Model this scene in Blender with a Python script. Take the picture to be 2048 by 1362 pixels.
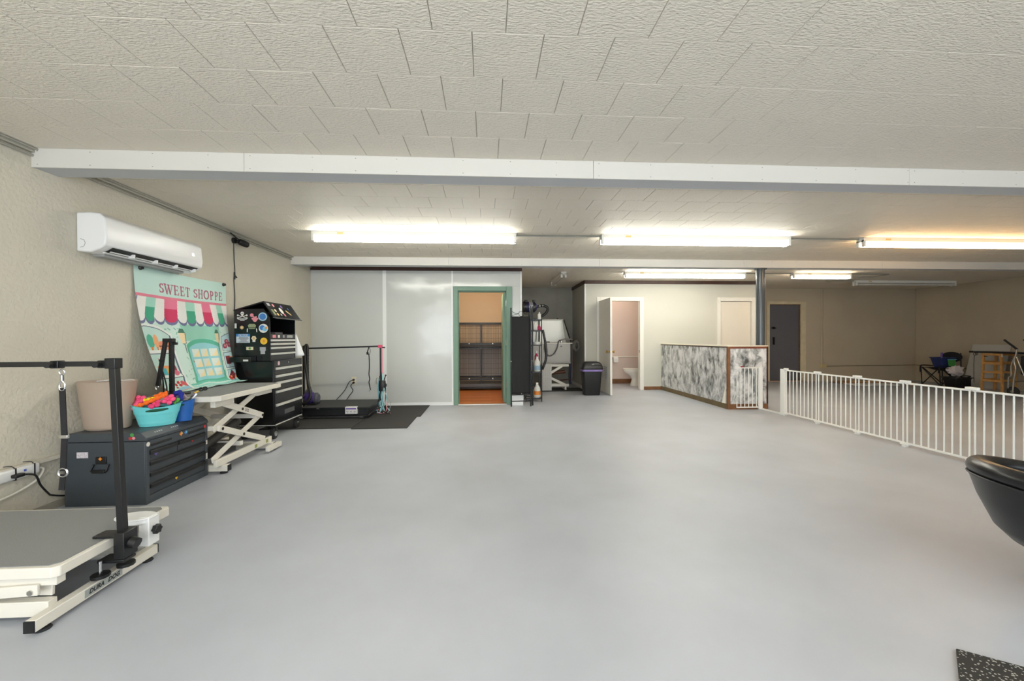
import bpy, bmesh, math, random
import numpy as np
from mathutils import Vector, Matrix

for _o in list(bpy.data.objects):
    bpy.data.objects.remove(_o)
SC = bpy.context.scene
COL = SC.collection
R = math.radians
# ------------------------------------------------------------------ camera
cam = bpy.data.cameras.new('camera')
cam.sensor_width = 36.0
cam.lens = 827.2 / 2048 * 36.0
cam.clip_start = 0.05
cam.clip_end = 100
camo = bpy.data.objects.new('camera', cam)
COL.objects.link(camo)
CAM_H = 1.184
camo.matrix_world = (Matrix.Translation((0, 0, CAM_H)) @ Matrix.Rotation(-0.062, 4, 'Z')
                     @ Matrix.Rotation(math.pi / 2 - 0.0064, 4, 'X') @ Matrix.Rotation(-0.0037, 4, 'Z'))
SC.camera = camo
# ------------------------------------------------------------------ world, daylight, exposure
W = bpy.data.worlds.new('world')
SC.world = W
W.use_nodes = True
W.node_tree.nodes['Background'].inputs[0].default_value = (0.80, 0.90, 1.0, 1)
W.node_tree.nodes['Background'].inputs[1].default_value = 1.0
def area(name, loc, rot, sx, sy, power, col):
    l = bpy.data.lights.new(name, 'AREA')
    l.shape = 'RECTANGLE'; l.size = sx; l.size_y = sy; l.energy = power; l.color = col
    o = bpy.data.objects.new(name, l); COL.objects.link(o)
    o.location = loc; o.rotation_euler = rot
    return o
DAY = (0.88, 0.94, 1.0)
FRONT_Y = -2.6
# daylight entering through the shop-front windows behind the camera
area('daylight_window', (-0.2, FRONT_Y - 0.10, 1.32), (R(90), 0, 0), 5.0, 1.9, 95, DAY)
area('daylight_window', (5.6, FRONT_Y - 0.10, 1.32), (R(90), 0, 0), 5.0, 1.9, 16, DAY)
SC.view_settings.view_transform = 'Standard'
SC.view_settings.look = 'None'
SC.view_settings.exposure = 0.80
SC.view_settings.gamma = 1.0
SC.view_settings.use_curve_mapping = False
SC.cycles.use_denoising = True
SC.cycles.max_bounces = 8
SC.cycles.diffuse_bounces = 5
SC.cycles.sample_clamp_indirect = 6.0

# ------------------------------------------------------------------ helpers
def lin(c):
    return tuple((v / 255 / 12.92) if v / 255 <= 0.04045 else ((v / 255 + 0.055) / 1.055) ** 2.4 for v in c)
MATS = {}
def M(name, rgb, rough=0.5, metal=0.0, bump=None, var=None, emit=0.0, coat=0.0, stretch=None, attr=None, spec=None):
    if name in MATS:
        return MATS[name]
    m = bpy.data.materials.new(name); m.use_nodes = True
    nt = m.node_tree; b = nt.nodes['Principled BSDF']
    c = lin(rgb) + (1,)
    b.inputs['Base Color'].default_value = c
    b.inputs['Roughness'].default_value = rough
    b.inputs['Metallic'].default_value = metal
    if spec is not None: b.inputs['Specular IOR Level'].default_value = spec
    if coat: b.inputs['Coat Weight'].default_value = coat; b.inputs['Coat Roughness'].default_value = 0.1
    if emit:
        b.inputs['Emission Color'].default_value = c
        b.inputs['Emission Strength'].default_value = emit
    g = None
    def coords():
        geo = nt.nodes.new('ShaderNodeNewGeometry')
        mp = nt.nodes.new('ShaderNodeMapping')
        if stretch: mp.inputs['Scale'].default_value = stretch
        nt.links.new(geo.outputs['Position'], mp.inputs['Vector'])
        return mp.outputs['Vector']
    if var or bump: g = coords()
    if var:
        n = nt.nodes.new('ShaderNodeTexNoise'); n.inputs['Scale'].default_value = var[0]; n.inputs['Detail'].default_value = 5
        nt.links.new(g, n.inputs['Vector'])
        rp = nt.nodes.new('ShaderNodeValToRGB')
        a = var[1]
        rp.color_ramp.elements[0].position = 0.3; rp.color_ramp.elements[1].position = 0.7
        c2 = lin(var[2]) if len(var) > 2 else tuple(min(1, v * (1 + a)) for v in c[:3])
        c1 = tuple(v * (1 - a) for v in c[:3])
        rp.color_ramp.elements[0].color = c1 + (1,); rp.color_ramp.elements[1].color = tuple(c2) + (1,)
        nt.links.new(n.outputs['Fac'], rp.inputs['Fac']); nt.links.new(rp.outputs['Color'], b.inputs['Base Color'])
    if bump:
        n = nt.nodes.new('ShaderNodeTexNoise'); n.inputs['Scale'].default_value = bump[0]; n.inputs['Detail'].default_value = bump[3] if len(bump) > 3 else 3
        nt.links.new(g, n.inputs['Vector'])
        bp = nt.nodes.new('ShaderNodeBump'); bp.inputs['Strength'].default_value = bump[1]; bp.inputs['Distance'].default_value = bump[2]
        nt.links.new(n.outputs['Fac'], bp.inputs['Height']); nt.links.new(bp.outputs['Normal'], b.inputs['Normal'])
    if attr:
        at = nt.nodes.new('ShaderNodeAttribute'); at.attribute_name = attr
        nt.links.new(at.outputs['Color'], b.inputs['Base Color'])
    MATS[name] = m
    return m

class MB:
    def __init__(s): s.v = []; s.f = []
    def add(s, v, f):
        k = len(s.v); s.v += [tuple(p) for p in v]; s.f += [tuple(i + k for i in q) for q in f]; return s
    def box(s, x0, x1, y0, y1, z0, z1):
        return s.add([(x0, y0, z0), (x1, y0, z0), (x1, y1, z0), (x0, y1, z0), (x0, y0, z1), (x1, y0, z1), (x1, y1, z1), (x0, y1, z1)],
                     [(0, 3, 2, 1), (4, 5, 6, 7), (0, 1, 5, 4), (1, 2, 6, 5), (2, 3, 7, 6), (3, 0, 4, 7)])
    def bar(s, p, q, w, h, up=(0, 0, 1)):
        p = Vector(p); q = Vector(q); d = (q - p).normalized(); u = Vector(up)
        a = d.cross(u)
        if a.length < 1e-4: a = d.cross(Vector((1, 0, 0)))
        a.normalize(); b = a.cross(d).normalized()
        a = a * w / 2; b = b * h / 2
        V = [p - a - b, p + a - b, p + a + b, p - a + b, q - a - b, q + a - b, q + a + b, q - a + b]
        return s.add(V, [(0, 1, 2, 3), (7, 6, 5, 4), (0, 4, 5, 1), (1, 5, 6, 2), (2, 6, 7, 3), (3, 7, 4, 0)])
    def ring(s, rings, closed=True, cap=True):
        n = len(rings[0]); v = [p for r in rings for p in r]; f = []
        for i in range(len(rings) - 1):
            for j in range(n if closed else n - 1):
                k = (j + 1) % n
                f.append((i * n + j, i * n + k, (i + 1) * n + k, (i + 1) * n + j))
        if cap and closed:
            f.append(tuple(reversed(range(n)))); f.append(tuple((len(rings) - 1) * n + j for j in range(n)))
        return s.add(v, f)
    def cyl(s, p, q, r, r2=None, n=14, cap=True):
        return s.tube([p, q], r, n, r2=r2, cap=cap)
    def tube(s, pts, r, n=8, r2=None, cap=True, flat=1.0, radii=None):
        pts = [Vector(p) for p in pts]; rings = []; pu = None
        m = len(pts)
        for i, p in enumerate(pts):
            d = (pts[min(i + 1, m - 1)] - pts[max(i - 1, 0)])
            if d.length < 1e-9: d = Vector((0, 0, 1))
            d.normalize()
            if pu is None:
                u = Vector((0, 0, 1)) if abs(d.z) < 0.9 else Vector((1, 0, 0))
            else: u = pu
            a = d.cross(u)
            if a.length < 1e-5: a = d.cross(Vector((0, 1, 0)))
            a.normalize(); b = a.cross(d).normalized(); pu = b
            rr = radii[i] if radii else (r if r2 is None else r + (r2 - r) * i / (m - 1))
            rings.append([p + a * (rr * math.cos(2 * math.pi * k / n)) + b * (rr * flat * math.sin(2 * math.pi * k / n)) for k in range(n)])
        return s.ring(rings, True, cap)
    def lathe(s, prof, c=(0, 0, 0), n=24, sx=1.0, sy=1.0, cap=True, axis='Z'):
        rings = []
        for r, z in prof:
            ring = []
            for k in range(n):
                a = 2 * math.pi * k / n
                x, y = r * sx * math.cos(a), r * sy * math.sin(a)
                if axis == 'Z': q = (c[0] + x, c[1] + y, c[2] + z)
                elif axis == 'X': q = (c[0] + z, c[1] + x, c[2] + y)
                else: q = (c[0] + y, c[1] + z, c[2] + x)
                ring.append(q)
            rings.append(ring)
        return s.ring(rings, True, cap)
    def ball(s, c, r, n=14, m=9, sx=1, sy=1, sz=1):
        prof = [(max(1e-4, r * math.sin(math.pi * i / m)), -r * sz * math.cos(math.pi * i / m)) for i in range(m + 1)]
        return s.lathe(prof, c, n, sx, sy)
    def prism(s, poly, a, b, axis='Y'):
        n = len(poly)
        def pt(p, t):
            if axis == 'Y': return (p[0], t, p[1])
            if axis == 'X': return (t, p[0], p[1])
            return (p[0], p[1], t)
        v = [pt(p, a) for p in poly] + [pt(p, b) for p in poly]
        f = [tuple(range(n)), tuple(reversed(range(n, 2 * n)))]
        for i in range(n):
            j = (i + 1) % n; f.append((i, i + n, j + n, j))
        return s.add(v, f)
    def grid(s, fn, nu, nv):
        v = [fn(i / nu, j / nv) for j in range(nv + 1) for i in range(nu + 1)]
        f = [(j * (nu + 1) + i, j * (nu + 1) + i + 1, (j + 1) * (nu + 1) + i + 1, (j + 1) * (nu + 1) + i) for j in range(nv) for i in range(nu)]
        return s.add(v, f)
    def mesh(s, name, off=(0, 0, 0), smooth=True, angle=38):
        me = bpy.data.meshes.new(name)
        me.from_pydata([(x - off[0], y - off[1], z - off[2]) for x, y, z in s.v], [], s.f)
        bm = bmesh.new(); bm.from_mesh(me); bmesh.ops.recalc_face_normals(bm, faces=bm.faces); bm.to_mesh(me); bm.free()
        if smooth:
            me.shade_smooth(); me.set_sharp_from_angle(angle=R(angle))
        return me

def smooth_path(pts, k=6):
    pts = [Vector(p) for p in pts]; out = []
    for i in range(len(pts) - 1):
        p0 = pts[max(i - 1, 0)]; p1 = pts[i]; p2 = pts[i + 1]; p3 = pts[min(i + 2, len(pts) - 1)]
        for j in range(k):
            t = j / k
            out.append(0.5 * ((2 * p1) + (p2 - p0) * t + (2 * p0 - 5 * p1 + 4 * p2 - p3) * t * t + (3 * p1 - p0 - 3 * p2 + p3) * t ** 3))
    out.append(pts[-1]); return out

def props(o, label=None, cat=None, group=None, kind=None):
    if label: o['label'] = label
    if cat: o['category'] = cat
    if group: o['group'] = group
    if kind: o['kind'] = kind
    return o
OFF = {}
def thing(name, label, cat, loc, group=None, rz=0.0, world=True, kind=None):
    """an Empty at the base of the thing; its parts are given in world coordinates (world=True) or its own"""
    o = bpy.data.objects.new(name, None); o.empty_display_size = 0.05
    COL.objects.link(o); o.location = loc; o.rotation_euler = (0, 0, rz)
    OFF[o.name] = tuple(loc) if world else (0, 0, 0)
    return props(o, label, cat, group, kind)
def link(name, me, mat, parent=None, bevel=0.0, seg=2, loc=None):
    o = bpy.data.objects.new(name, me); COL.objects.link(o)
    if mat and not me.materials: me.materials.append(mat)
    if parent: o.parent = parent; OFF[o.name] = OFF.get(parent.name, (0, 0, 0))
    if loc: o.location = loc
    if bevel:
        b = o.modifiers.new('bevel', 'BEVEL'); b.width = bevel; b.segments = seg; b.limit_method = 'ANGLE'; b.angle_limit = R(40)
        b.harden_normals = False
    return o
def part(name, mb, mat, parent, bevel=0.0, smooth=True, label=None, angle=38, kind=None, seg=2):
    o = link(name, mb.mesh(name, OFF.get(parent.name, (0, 0, 0)), smooth, angle), mat, parent, bevel, seg)
    return props(o, label, kind=kind)
def solo(name, mb, mat, label, cat, base, group=None, bevel=0.0, kind=None, smooth=True, angle=38):
    """a thing that is one mesh, its origin at its base"""
    o = link(name, mb.mesh(name, base, smooth, angle), mat, None, bevel, 2, base)
    OFF[o.name] = tuple(base)
    return props(o, label, cat, group, kind)
def struct(name, mb, mat, bevel=0.0, parent=None, smooth=False):
    o = link(name, mb.mesh(name, (0, 0, 0), smooth), mat, parent, bevel)
    if not parent: o['kind'] = 'structure'
    return o
def text_mb(txt, size, place, spacing=1.0, shear=0.0, bold=0.0, depth=0.0):
    """flat lettering; place(x, y) gives the world point; x and y in metres from the middle of the line"""
    cu = bpy.data.curves.new('lettering', 'FONT'); cu.body = txt; cu.size = size; cu.align_x = 'CENTER'; cu.align_y = 'CENTER'
    cu.space_character = spacing; cu.shear = shear; cu.offset = bold; cu.resolution_u = 3
    o = bpy.data.objects.new('lettering', cu); COL.objects.link(o)
    bpy.context.view_layer.update()
    me = o.to_mesh()
    mb = MB(); mb.add([place(v.co.x, v.co.y) for v in me.vertices], [tuple(p.vertices) for p in me.polygons])
    o.to_mesh_clear(); bpy.data.objects.remove(o); bpy.data.curves.remove(cu)
    return mb
def disc(c, ax, ay, r, n=18, ry=None):
    c = Vector(c); ax = Vector(ax); ay = Vector(ay)
    return MB().add([c + ax * (r * math.cos(2 * math.pi * k / n)) + ay * ((ry or r) * math.sin(2 * math.pi * k / n)) for k in range(n)], [tuple(range(n))])
def rect(c, ax, ay, w, h):
    c = Vector(c); ax = Vector(ax) * (w / 2); ay = Vector(ay) * (h / 2)
    return MB().add([c - ax - ay, c + ax - ay, c + ax + ay, c - ax + ay], [(0, 1, 2, 3)])
def slab(poly3, nrm, t):
    """a flat polygon given a thickness t along nrm"""
    n = len(poly3); d = Vector(nrm) * t
    v = [Vector(p) for p in poly3] + [Vector(p) + d for p in poly3]
    return MB().add(v, [tuple(range(n)), tuple(reversed(range(n, 2 * n)))] + [(i, i + n, (i + 1) % n + n, (i + 1) % n) for i in range(n)])
rnd = random.Random(7)

# ------------------------------------------------------------------ materials
WALLP = M('painted_stucco', (206, 200, 184), 0.75, bump=(42, 0.55, 0.012, 5), var=(1.3, 0.05))
WALLF = M('painted_block', (182, 170, 148), 0.8, bump=(60, 0.35, 0.006), var=(0.9, 0.06))
FLOORM = M('painted_concrete', (175, 179, 187), 0.45, bump=(26, 0.05, 0.004), var=(1.6, 0.07))
TILEM = M('ceiling_tile_paint', (226, 218, 203), 0.58, bump=(110, 0.9, 0.009, 3), stretch=(0.5, 1.0, 1.0))
TILEB = M('ceiling_backing', (96, 88, 76), 0.9)
WHITEP = M('white_paint', (216, 213, 206), 0.5, bump=(70, 0.05, 0.002))
FRP = M('glossy_wall_panel', (200, 202, 198), 0.14, bump=(2.4, 0.22, 0.05, 1))
CREAMW = M('cream_wall', (201, 199, 188), 0.6, bump=(40, 0.05, 0.003), var=(0.8, 0.02))
PLASTICW = M('white_plastic', (236, 236, 234), 0.35)
BROWN = M('brown_trim', (66, 38, 28), 0.45, var=(6, 0.2))
BROWN2 = M('brown_baseboard', (122, 82, 50), 0.5, var=(9, 0.22))
GREENF = M('green_door_paint', (112, 142, 124), 0.5, bump=(50, 0.06, 0.003))
PEACH = M('peach_wall', (224, 200, 168), 0.7)
CONC = M('grey_wall_board', (150, 148, 138), 0.8, bump=(70, 0.3, 0.004), var=(2.4, 0.12))
STEELD = M('black_paint', (22, 23, 25), 0.35)
BLACKP = M('black_plastic', (20, 20, 21), 0.45)
BLACKR = M('black_rubber', (34, 34, 35), 0.8, bump=(220, 0.3, 0.003))
CHROME = M('chrome', (200, 200, 200), 0.18, 1.0)
STEEL = M('brushed_steel', (186, 184, 178), 0.36, 1.0, bump=(14, 0.04, 0.004))
ALU = M('silver_handle', (222, 221, 214), 0.38, 0.25)
CREAMM = M('cream_powder_coat', (226, 221, 209), 0.42)
FIXT = M('fixture_enamel', (232, 232, 226), 0.4)
YELW = M('aged_label', (206, 182, 128), 0.6)
DARKG = M('dark_gap', (30, 28, 26), 0.9)

nt = FLOORM.node_tree; _b = nt.nodes['Principled BSDF']; _src = _b.inputs['Base Color'].links[0].from_socket
_geo = nt.nodes.new('ShaderNodeNewGeometry'); _mp = nt.nodes.new('ShaderNodeMapping'); _mp.inputs['Scale'].default_value = (1.0, 2.2, 1.0); _mp.inputs['Rotation'].default_value = (0, 0, 0.4)
nt.links.new(_geo.outputs['Position'], _mp.inputs['Vector'])
_n = nt.nodes.new('ShaderNodeTexNoise'); _n.inputs['Scale'].default_value = 7.0; _n.inputs['Detail'].default_value = 8; _n.inputs['Roughness'].default_value = 0.72
nt.links.new(_mp.outputs['Vector'], _n.inputs['Vector'])
_r = nt.nodes.new('ShaderNodeValToRGB'); _r.color_ramp.elements[0].position = 0.70; _r.color_ramp.elements[0].color = (0, 0, 0, 1); _r.color_ramp.elements[1].position = 0.74; _r.color_ramp.elements[1].color = (1, 1, 1, 1)
nt.links.new(_n.outputs['Fac'], _r.inputs['Fac'])
_mx = nt.nodes.new('ShaderNodeMix'); _mx.data_type = 'RGBA'; _mx.inputs['B'].default_value = lin((206, 206, 206)) + (1,)
nt.links.new(_r.outputs['Color'], _mx.inputs['Factor']); nt.links.new(_src, _mx.inputs['A']); nt.links.new(_mx.outputs['Result'], _b.inputs['Base Color'])
XL, XR, YP, YR, YF, CZ = -3.03, 11.55, 7.36, 9.13, 10.46, 2.462
# ------------------------------------------------------------------ the room
struct('floor', MB().box(XL - 0.1, XR + 0.1, FRONT_Y - 0.1, YF + 0.1, -0.1, 0.0), FLOORM)
ceiling = struct('ceiling', MB().box(XL - 0.1, XR + 0.1, FRONT_Y - 0.1, YF + 0.1, CZ + 0.014, CZ + 0.1), TILEB)
struct('wall_left', MB().box(XL - 0.12, XL, FRONT_Y - 0.1, YF + 0.1, 0, CZ + 0.014), WALLP)
struct('wall_right', MB().box(XR, XR + 0.12, FRONT_Y - 0.1, YF + 0.1, 0, CZ + 0.014), WALLF)
mb = MB()
for a, b, c, d in ((XL, 7.36, 0, CZ + 0.014), (8.44, XR, 0, CZ + 0.014), (7.36, 8.44, 2.10, CZ + 0.014)):
    mb.box(a, b, YF, YF + 0.12, c, d)
struct('wall_far', mb, WALLF)
mb = MB()  # shop-front wall behind the camera, with two wide window openings
y0, y1 = FRONT_Y - 0.08, FRONT_Y
mb.box(XL, XR, y0, y1, 0, 0.36).box(XL, XR, y0, y1, 2.28, CZ + 0.014)
for a, b in ((XL, -2.7), (2.3, 3.1), (8.1, XR)):
    mb.box(a, b, y0, y1, 0.36, 2.28)
struct('wall_front', mb, CREAMW)
for k, (a, b) in enumerate(((-2.7, 2.3), (3.1, 8.1))):
    mb = MB()
    for x in (a, (a + b) / 2, b): mb.box(x - 0.03, x + 0.03, y0 - 0.005, y1 + 0.005, 0.36, 2.28)
    mb.box(a, b, y0 - 0.005, y1 + 0.005, 0.36, 0.41).box(a, b, y0 - 0.005, y1 + 0.005, 2.23, 2.28)
    struct('window_%d' % (k + 1), mb, ALU)

# ceiling tiles: the biggest in view as single pieces, the rest joined
T = 0.3048
tm = MB()
g = 0.0010; e = 0.0028
h = T / 2 - g
tm.ring([[(-h, -h, 0.013), (h, -h, 0.013), (h, h, 0.013), (-h, h, 0.013)], [(-h, -h, e), (h, -h, e), (h, h, e), (-h, h, e)],
         [(-h + e, -h + e, 0), (h - e, -h + e, 0), (h - e, h - e, 0), (-h + e, h - e, 0)]])
tile_me = tm.mesh('ceiling_tile', smooth=False); tile_me.materials.append(TILEM)
tiles = []
def rows(ylo, yhi, base, par0):
    r0 = math.floor((ylo - base) / T) - 1
    r = r0
    while base + r * T < yhi:
        a, b = base + r * T, base + (r + 1) * T
        if b > ylo + 0.02:
            off = 0.0 if (r + par0) % 2 == 0 else T / 2 + 0.011
            k = math.floor((XL - (-0.2182 + off)) / T)
            x = -0.2182 + off + k * T
            while x < XR:
                tiles.append((max(x, XL), min(x + T, XR), max(a, ylo), min(b, yhi))); x += T
        r += 1
rows(FRONT_Y, 2.962, 1.4374, 0)
rows(3.142, 6.63, 3.495, 1)
rows(6.83, YF, 6.86, 0)
def shown(t):
    x, y = (t[0] + t[1]) / 2, (t[2] + t[3]) / 2
    if y < 1.5: return -1
    if not (-1.28 < x / y - 0.062 < 1.27): return -1
    if t[1] - t[0] < T * 0.98 or t[3] - t[2] < T * 0.98: return 0
    return 1 / (y * y * math.hypot(x, y))
tiles.sort(key=lambda t: -shown(t))
rest = MB()
for i, t in enumerate(tiles):
    cx, cy = (t[0] + t[1]) / 2, (t[2] + t[3]) / 2
    if i < 300 and shown(t) > 0:
        o = bpy.data.objects.new('ceiling_tile', tile_me); COL.objects.link(o); o.parent = ceiling
        o.location = (cx, cy, CZ + rnd.uniform(-0.0005, 0.0005)); o.rotation_euler = (rnd.uniform(-0.0015, 0.0015), 0, 0)
    elif t[1] - t[0] > 0.03 and t[3] - t[2] > 0.03:
        hx, hy = (t[1] - t[0]) / 2 - g, (t[3] - t[2]) / 2 - g
        z = CZ
        rest.ring([[(cx - hx, cy - hy, z + 0.013), (cx + hx, cy - hy, z + 0.013), (cx + hx, cy + hy, z + 0.013), (cx - hx, cy + hy, z + 0.013)],
                   [(cx - hx, cy - hy, z + e), (cx + hx, cy - hy, z + e), (cx + hx, cy + hy, z + e), (cx - hx, cy + hy, z + e)],
                   [(cx - hx + e, cy - hy + e, z), (cx + hx - e, cy - hy + e, z), (cx + hx - e, cy + hy - e, z), (cx - hx + e, cy + hy - e, z)]])
o = link('ceiling_tiles', rest.mesh('ceiling_tiles', smooth=False), TILEM, ceiling); o['kind'] = 'stuff'

# ceiling beams boxed in white board
def beam(name, y0, y1, zb, cuts):
    root = None
    xs = [XL] + cuts + [XR]
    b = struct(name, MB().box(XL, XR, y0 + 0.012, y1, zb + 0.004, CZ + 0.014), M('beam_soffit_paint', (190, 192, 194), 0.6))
    for i in range(len(xs) - 1):
        o = link('fascia_board', MB().box(xs[i] + 0.0012, xs[i + 1] - 0.0012, y0, y0 + 0.012, zb, CZ + 0.01).mesh('fascia_board', smooth=False), WHITEP, b, 0.002)
    m = MB()
    r2 = random.Random(3)
    for i in range(len(xs) - 1):
        x = xs[i] + 0.04
        while x < min(xs[i + 1], 6):
            for zz in (zb + 0.02, CZ - 0.018):
                m.add([(x + a, y0 - 0.0006, zz + c) for a, c in ((-.004, -.002), (.004, -.003), (.005, .002), (-.003, .003))], [(0, 1, 2, 3)])
            x += r2.uniform(0.28, 0.5)
    o = link('nail_head', m.mesh('nail_head', smooth=False), M('filled_nail', (150, 146, 138), 0.7), b); o['kind'] = 'stuff'
    return b
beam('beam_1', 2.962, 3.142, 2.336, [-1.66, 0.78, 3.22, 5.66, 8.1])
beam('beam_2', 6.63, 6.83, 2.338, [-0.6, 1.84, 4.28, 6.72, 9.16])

# cove strips and conduit where the left wall meets the ceiling
for k, (a, b) in enumerate(((FRONT_Y, 2.962), (3.142, 6.63), (6.83, YP))):
    t = struct('trim_%d' % (k + 1), MB().box(XL, XL + 0.028, a, b, CZ - 0.03, CZ), M('cove_paint', (176, 172, 158), 0.6), 0.003)
    link('conduit', MB().cyl((XL + 0.012, a, CZ - 0.048), (XL + 0.012, b, CZ - 0.048), 0.009, n=8).mesh('conduit'), M('painted_conduit', (160, 157, 146), 0.5), t)
    link('conduit', MB().cyl((XL + 0.042, a, CZ - 0.009), (XL + 0.042, b, CZ - 0.009), 0.007, n=8).mesh('conduit'), M('painted_conduit', (160, 157, 146), 0.5), t)
struct('baseboard_left', MB().box(XL, XL + 0.012, FRONT_Y, YP, 0, 0.05), M('grey_base', (160, 154, 142), 0.6))
struct('trim_4', MB().box(XL, XL + 0.036, FRONT_Y, 3.6, 0.350, 0.376), WALLP, 0.003)   # surface raceway low on the wall

# back wall faced with glossy white panels, and the room behind its green doorway
wb = MB()
wb.box(XL, -0.575, YP + 0.006, YP + 0.12, 0, CZ + 0.014).box(0.46, 0.63, YP + 0.006, YP + 0.12, 0, CZ + 0.014).box(-0.575, 0.46, YP + 0.006, YP + 0.12, 2.097, CZ + 0.014)
wall_back = struct('wall_back', wb, WHITEP)
def wpan(name, a, b, c, d, mat=FRP, t=0.006, y=YP):
    return link(name, MB().box(a, b, y, y + t, c, d).mesh(name, smooth=False), mat, wall_back, 0.0015)
wpan('wall_panel', XL + 0.004, -1.80, 0.05, 2.372); wpan('wall_panel', -1.75, -0.61, 0.05, 2.372)
wpan('wall_panel', -0.585, 0.615, 2.10, 2.372); wpan('wall_panel', 0.465, 0.615, 0.05, 2.098)
wpan('joint_strip', -1.806, -1.744, 0.05, 2.372, PLASTICW, 0.010, YP - 0.004); wpan('joint_strip', -0.612, -0.583, 0.05, 2.372, PLASTICW, 0.010, YP - 0.004)
wpan('corner_strip', 0.612, 0.635, 0.0, 2.372, PLASTICW, 0.012, YP - 0.005)
wpan('base_strip', XL, -0.58, 0.0, 0.052, PLASTICW, 0.010, YP - 0.004)
wpan('cornice', XL, 0.64, 2.368, CZ, BROWN, 0.016, YP - 0.010)
# green door frame
fr = struct('door_1', MB().box(-0.580, -0.500, YP - 0.018, YP + 0.13, 0, 2.097).box(0.357, 0.462, YP - 0.018, YP + 0.13, 0, 2.097).box(-0.500, 0.357, YP - 0.018, YP + 0.13, 2.018, 2.097), GREENF, 0.004)
link('door_stop', MB().box(-0.500, -0.485, YP + 0.05, YP + 0.13, 0, 2.018).box(0.342, 0.357, YP + 0.05, YP + 0.13, 0, 2.018).box(-0.5, 0.357, YP + 0.05, YP + 0.13, 2.003, 2.018).mesh('door_stop', smooth=False), GREENF, fr, 0.002)
for zz in (0.35, 1.1, 1.8):
    link('hinge', MB().cyl((0.350, YP - 0.012, zz - 0.05), (0.350, YP - 0.012, zz + 0.05), 0.009, n=8).mesh('hinge'), STEEL, fr)
# the green door itself stands open into the room behind, seen edge-on beside the right jamb
dl = link('door_leaf', MB().box(0.305, 0.345, YP + 0.14, YP + 0.98, 0.01, 2.0).mesh('door_leaf', smooth=False), GREENF, fr, 0.003)
# room behind
RB = 10.0
mb = MB().box(XL, 0.63, RB, RB + 0.1, 0, CZ + 0.014)
struct('wall_storeroom', mb, PEACH)
struct('wall_storeroom_side', MB().box(0.53, 0.63, YP + 0.12, RB, 0, CZ + 0.014), PEACH)
fl2 = struct('floor_storeroom', MB().box(XL, 0.53, YP + 0.0, RB, 0.0, 0.002), M('laminate_joint', (88, 50, 26), 0.6))
pl = [M('laminate_%d' % i, c, 0.32, var=(14, 0.13), stretch=(0.12, 1, 1)) for i, c in enumerate(((196, 120, 62), (206, 132, 72), (188, 110, 54)))]
yy = YP + 0.004; r = 0
while yy < RB - 0.1:
    x = -1.9 - (r % 3) * 0.4
    while x < 0.53:
        a, b = max(x, -1.9), min(x + 1.2, 0.53)
        if b - a > 0.05:
            link('plank', MB().box(a + 0.001, b - 0.001, yy + 0.001, yy + 0.124, 0.002, 0.008).mesh('plank', smooth=False), pl[(r * 2 + int(x * 7)) % 3], fl2)
        x += 1.2
    yy += 0.126; r += 1
struct('trim_5', MB().box(-0.50, 0.357, YP - 0.012, YP + 0.02, 0.0, 0.010), ALU)
lamp = thing('ceiling_lamp', 'small warm ceiling lamp in the peach storeroom behind the green doorway', 'lamp', (-0.15, 7.95, CZ), kind=None)
part('canopy', MB().lathe([(0.07, 0), (0.09, -0.02), (0.09, -0.03)], (-0.15, 7.95, CZ + 0.013)), WHITEP, lamp)
part('globe', MB().ball((-0.15, 7.95, CZ - 0.07), 0.075), M('warm_globe', (255, 234, 206), 0.4, emit=130), lamp)

# alcove beside it: grey boards on the far wall
wf = bpy.data.objects['wall_far']
for a, b in ((0.632, 1.812), (1.820, 2.2)):
    link('wall_board', MB().box(a, b, YF - 0.010, YF, 0, CZ).mesh('wall_board', smooth=False), CONC, wf, 0.002)
link('batten', MB().box(1.806, 1.826, YF - 0.014, YF, 0, CZ).mesh('batten', smooth=False), CONC, wf, 0.002)
# restroom block
rb = MB()
XA, XB = 2.20, 6.20
for a, b, c, d in ((XA, 2.56, 0, CZ + 0.014), (2.56, 3.47, 2.03, CZ + 0.014), (3.47, 5.33, 0, CZ + 0.014), (5.33, 6.08, 2.03, CZ + 0.014), (6.08, XB, 0, CZ + 0.014)):
    rb.box(a, b, YR, YR + 0.10, c, d)
struct('wall_restroom', rb, CREAMW)
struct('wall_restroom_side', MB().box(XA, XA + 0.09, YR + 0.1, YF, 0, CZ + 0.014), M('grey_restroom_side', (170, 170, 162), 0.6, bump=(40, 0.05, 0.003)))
struct('wall_restroom_end', MB().box(XB - 0.09, XB, YR + 0.1, YF, 0, CZ + 0.014), CREAMW)
PINKW = M('restroom_paint', (222, 206, 196), 0.7)
struct('wall_restroom_inside', MB().box(XA + 0.09, 4.2, YF - 0.012, YF, 0, CZ).box(4.1, 4.2, YR + 0.1, YF, 0, CZ), PINKW)
struct('trim_6', MB().box(XA - 0.02, XB + 0.03, YR - 0.022, YR, 2.385, CZ).box(XA - 0.022, XA, YR - 0.022, YF, 2.385, CZ), BROWN, 0.002)
struct('trim_7', MB().box(XA - 0.008, XA + 0.02, YR - 0.008, YR + 0.02, 0, 2.385), PLASTICW, 0.002)
struct('baseboard_restroom', MB().box(3.545, 3.95, YR - 0.014, YR, 0, 0.075).box(4.05, 5.24, YR - 0.014, YR, 0, 0.075).box(6.16, XB + 0.01, YR - 0.014, YR, 0, 0.075), BROWN2, 0.002)
struct('baseboard_alcove', MB().box(XA - 0.012, XA, YR, YF, 0, 0.08), WHITEP, 0.002)
struct('baseboard_inside', MB().box(XA + 0.09, 4.1, YF - 0.024, YF - 0.012, 0, 0.12), BROWN2, 0.002)
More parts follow.
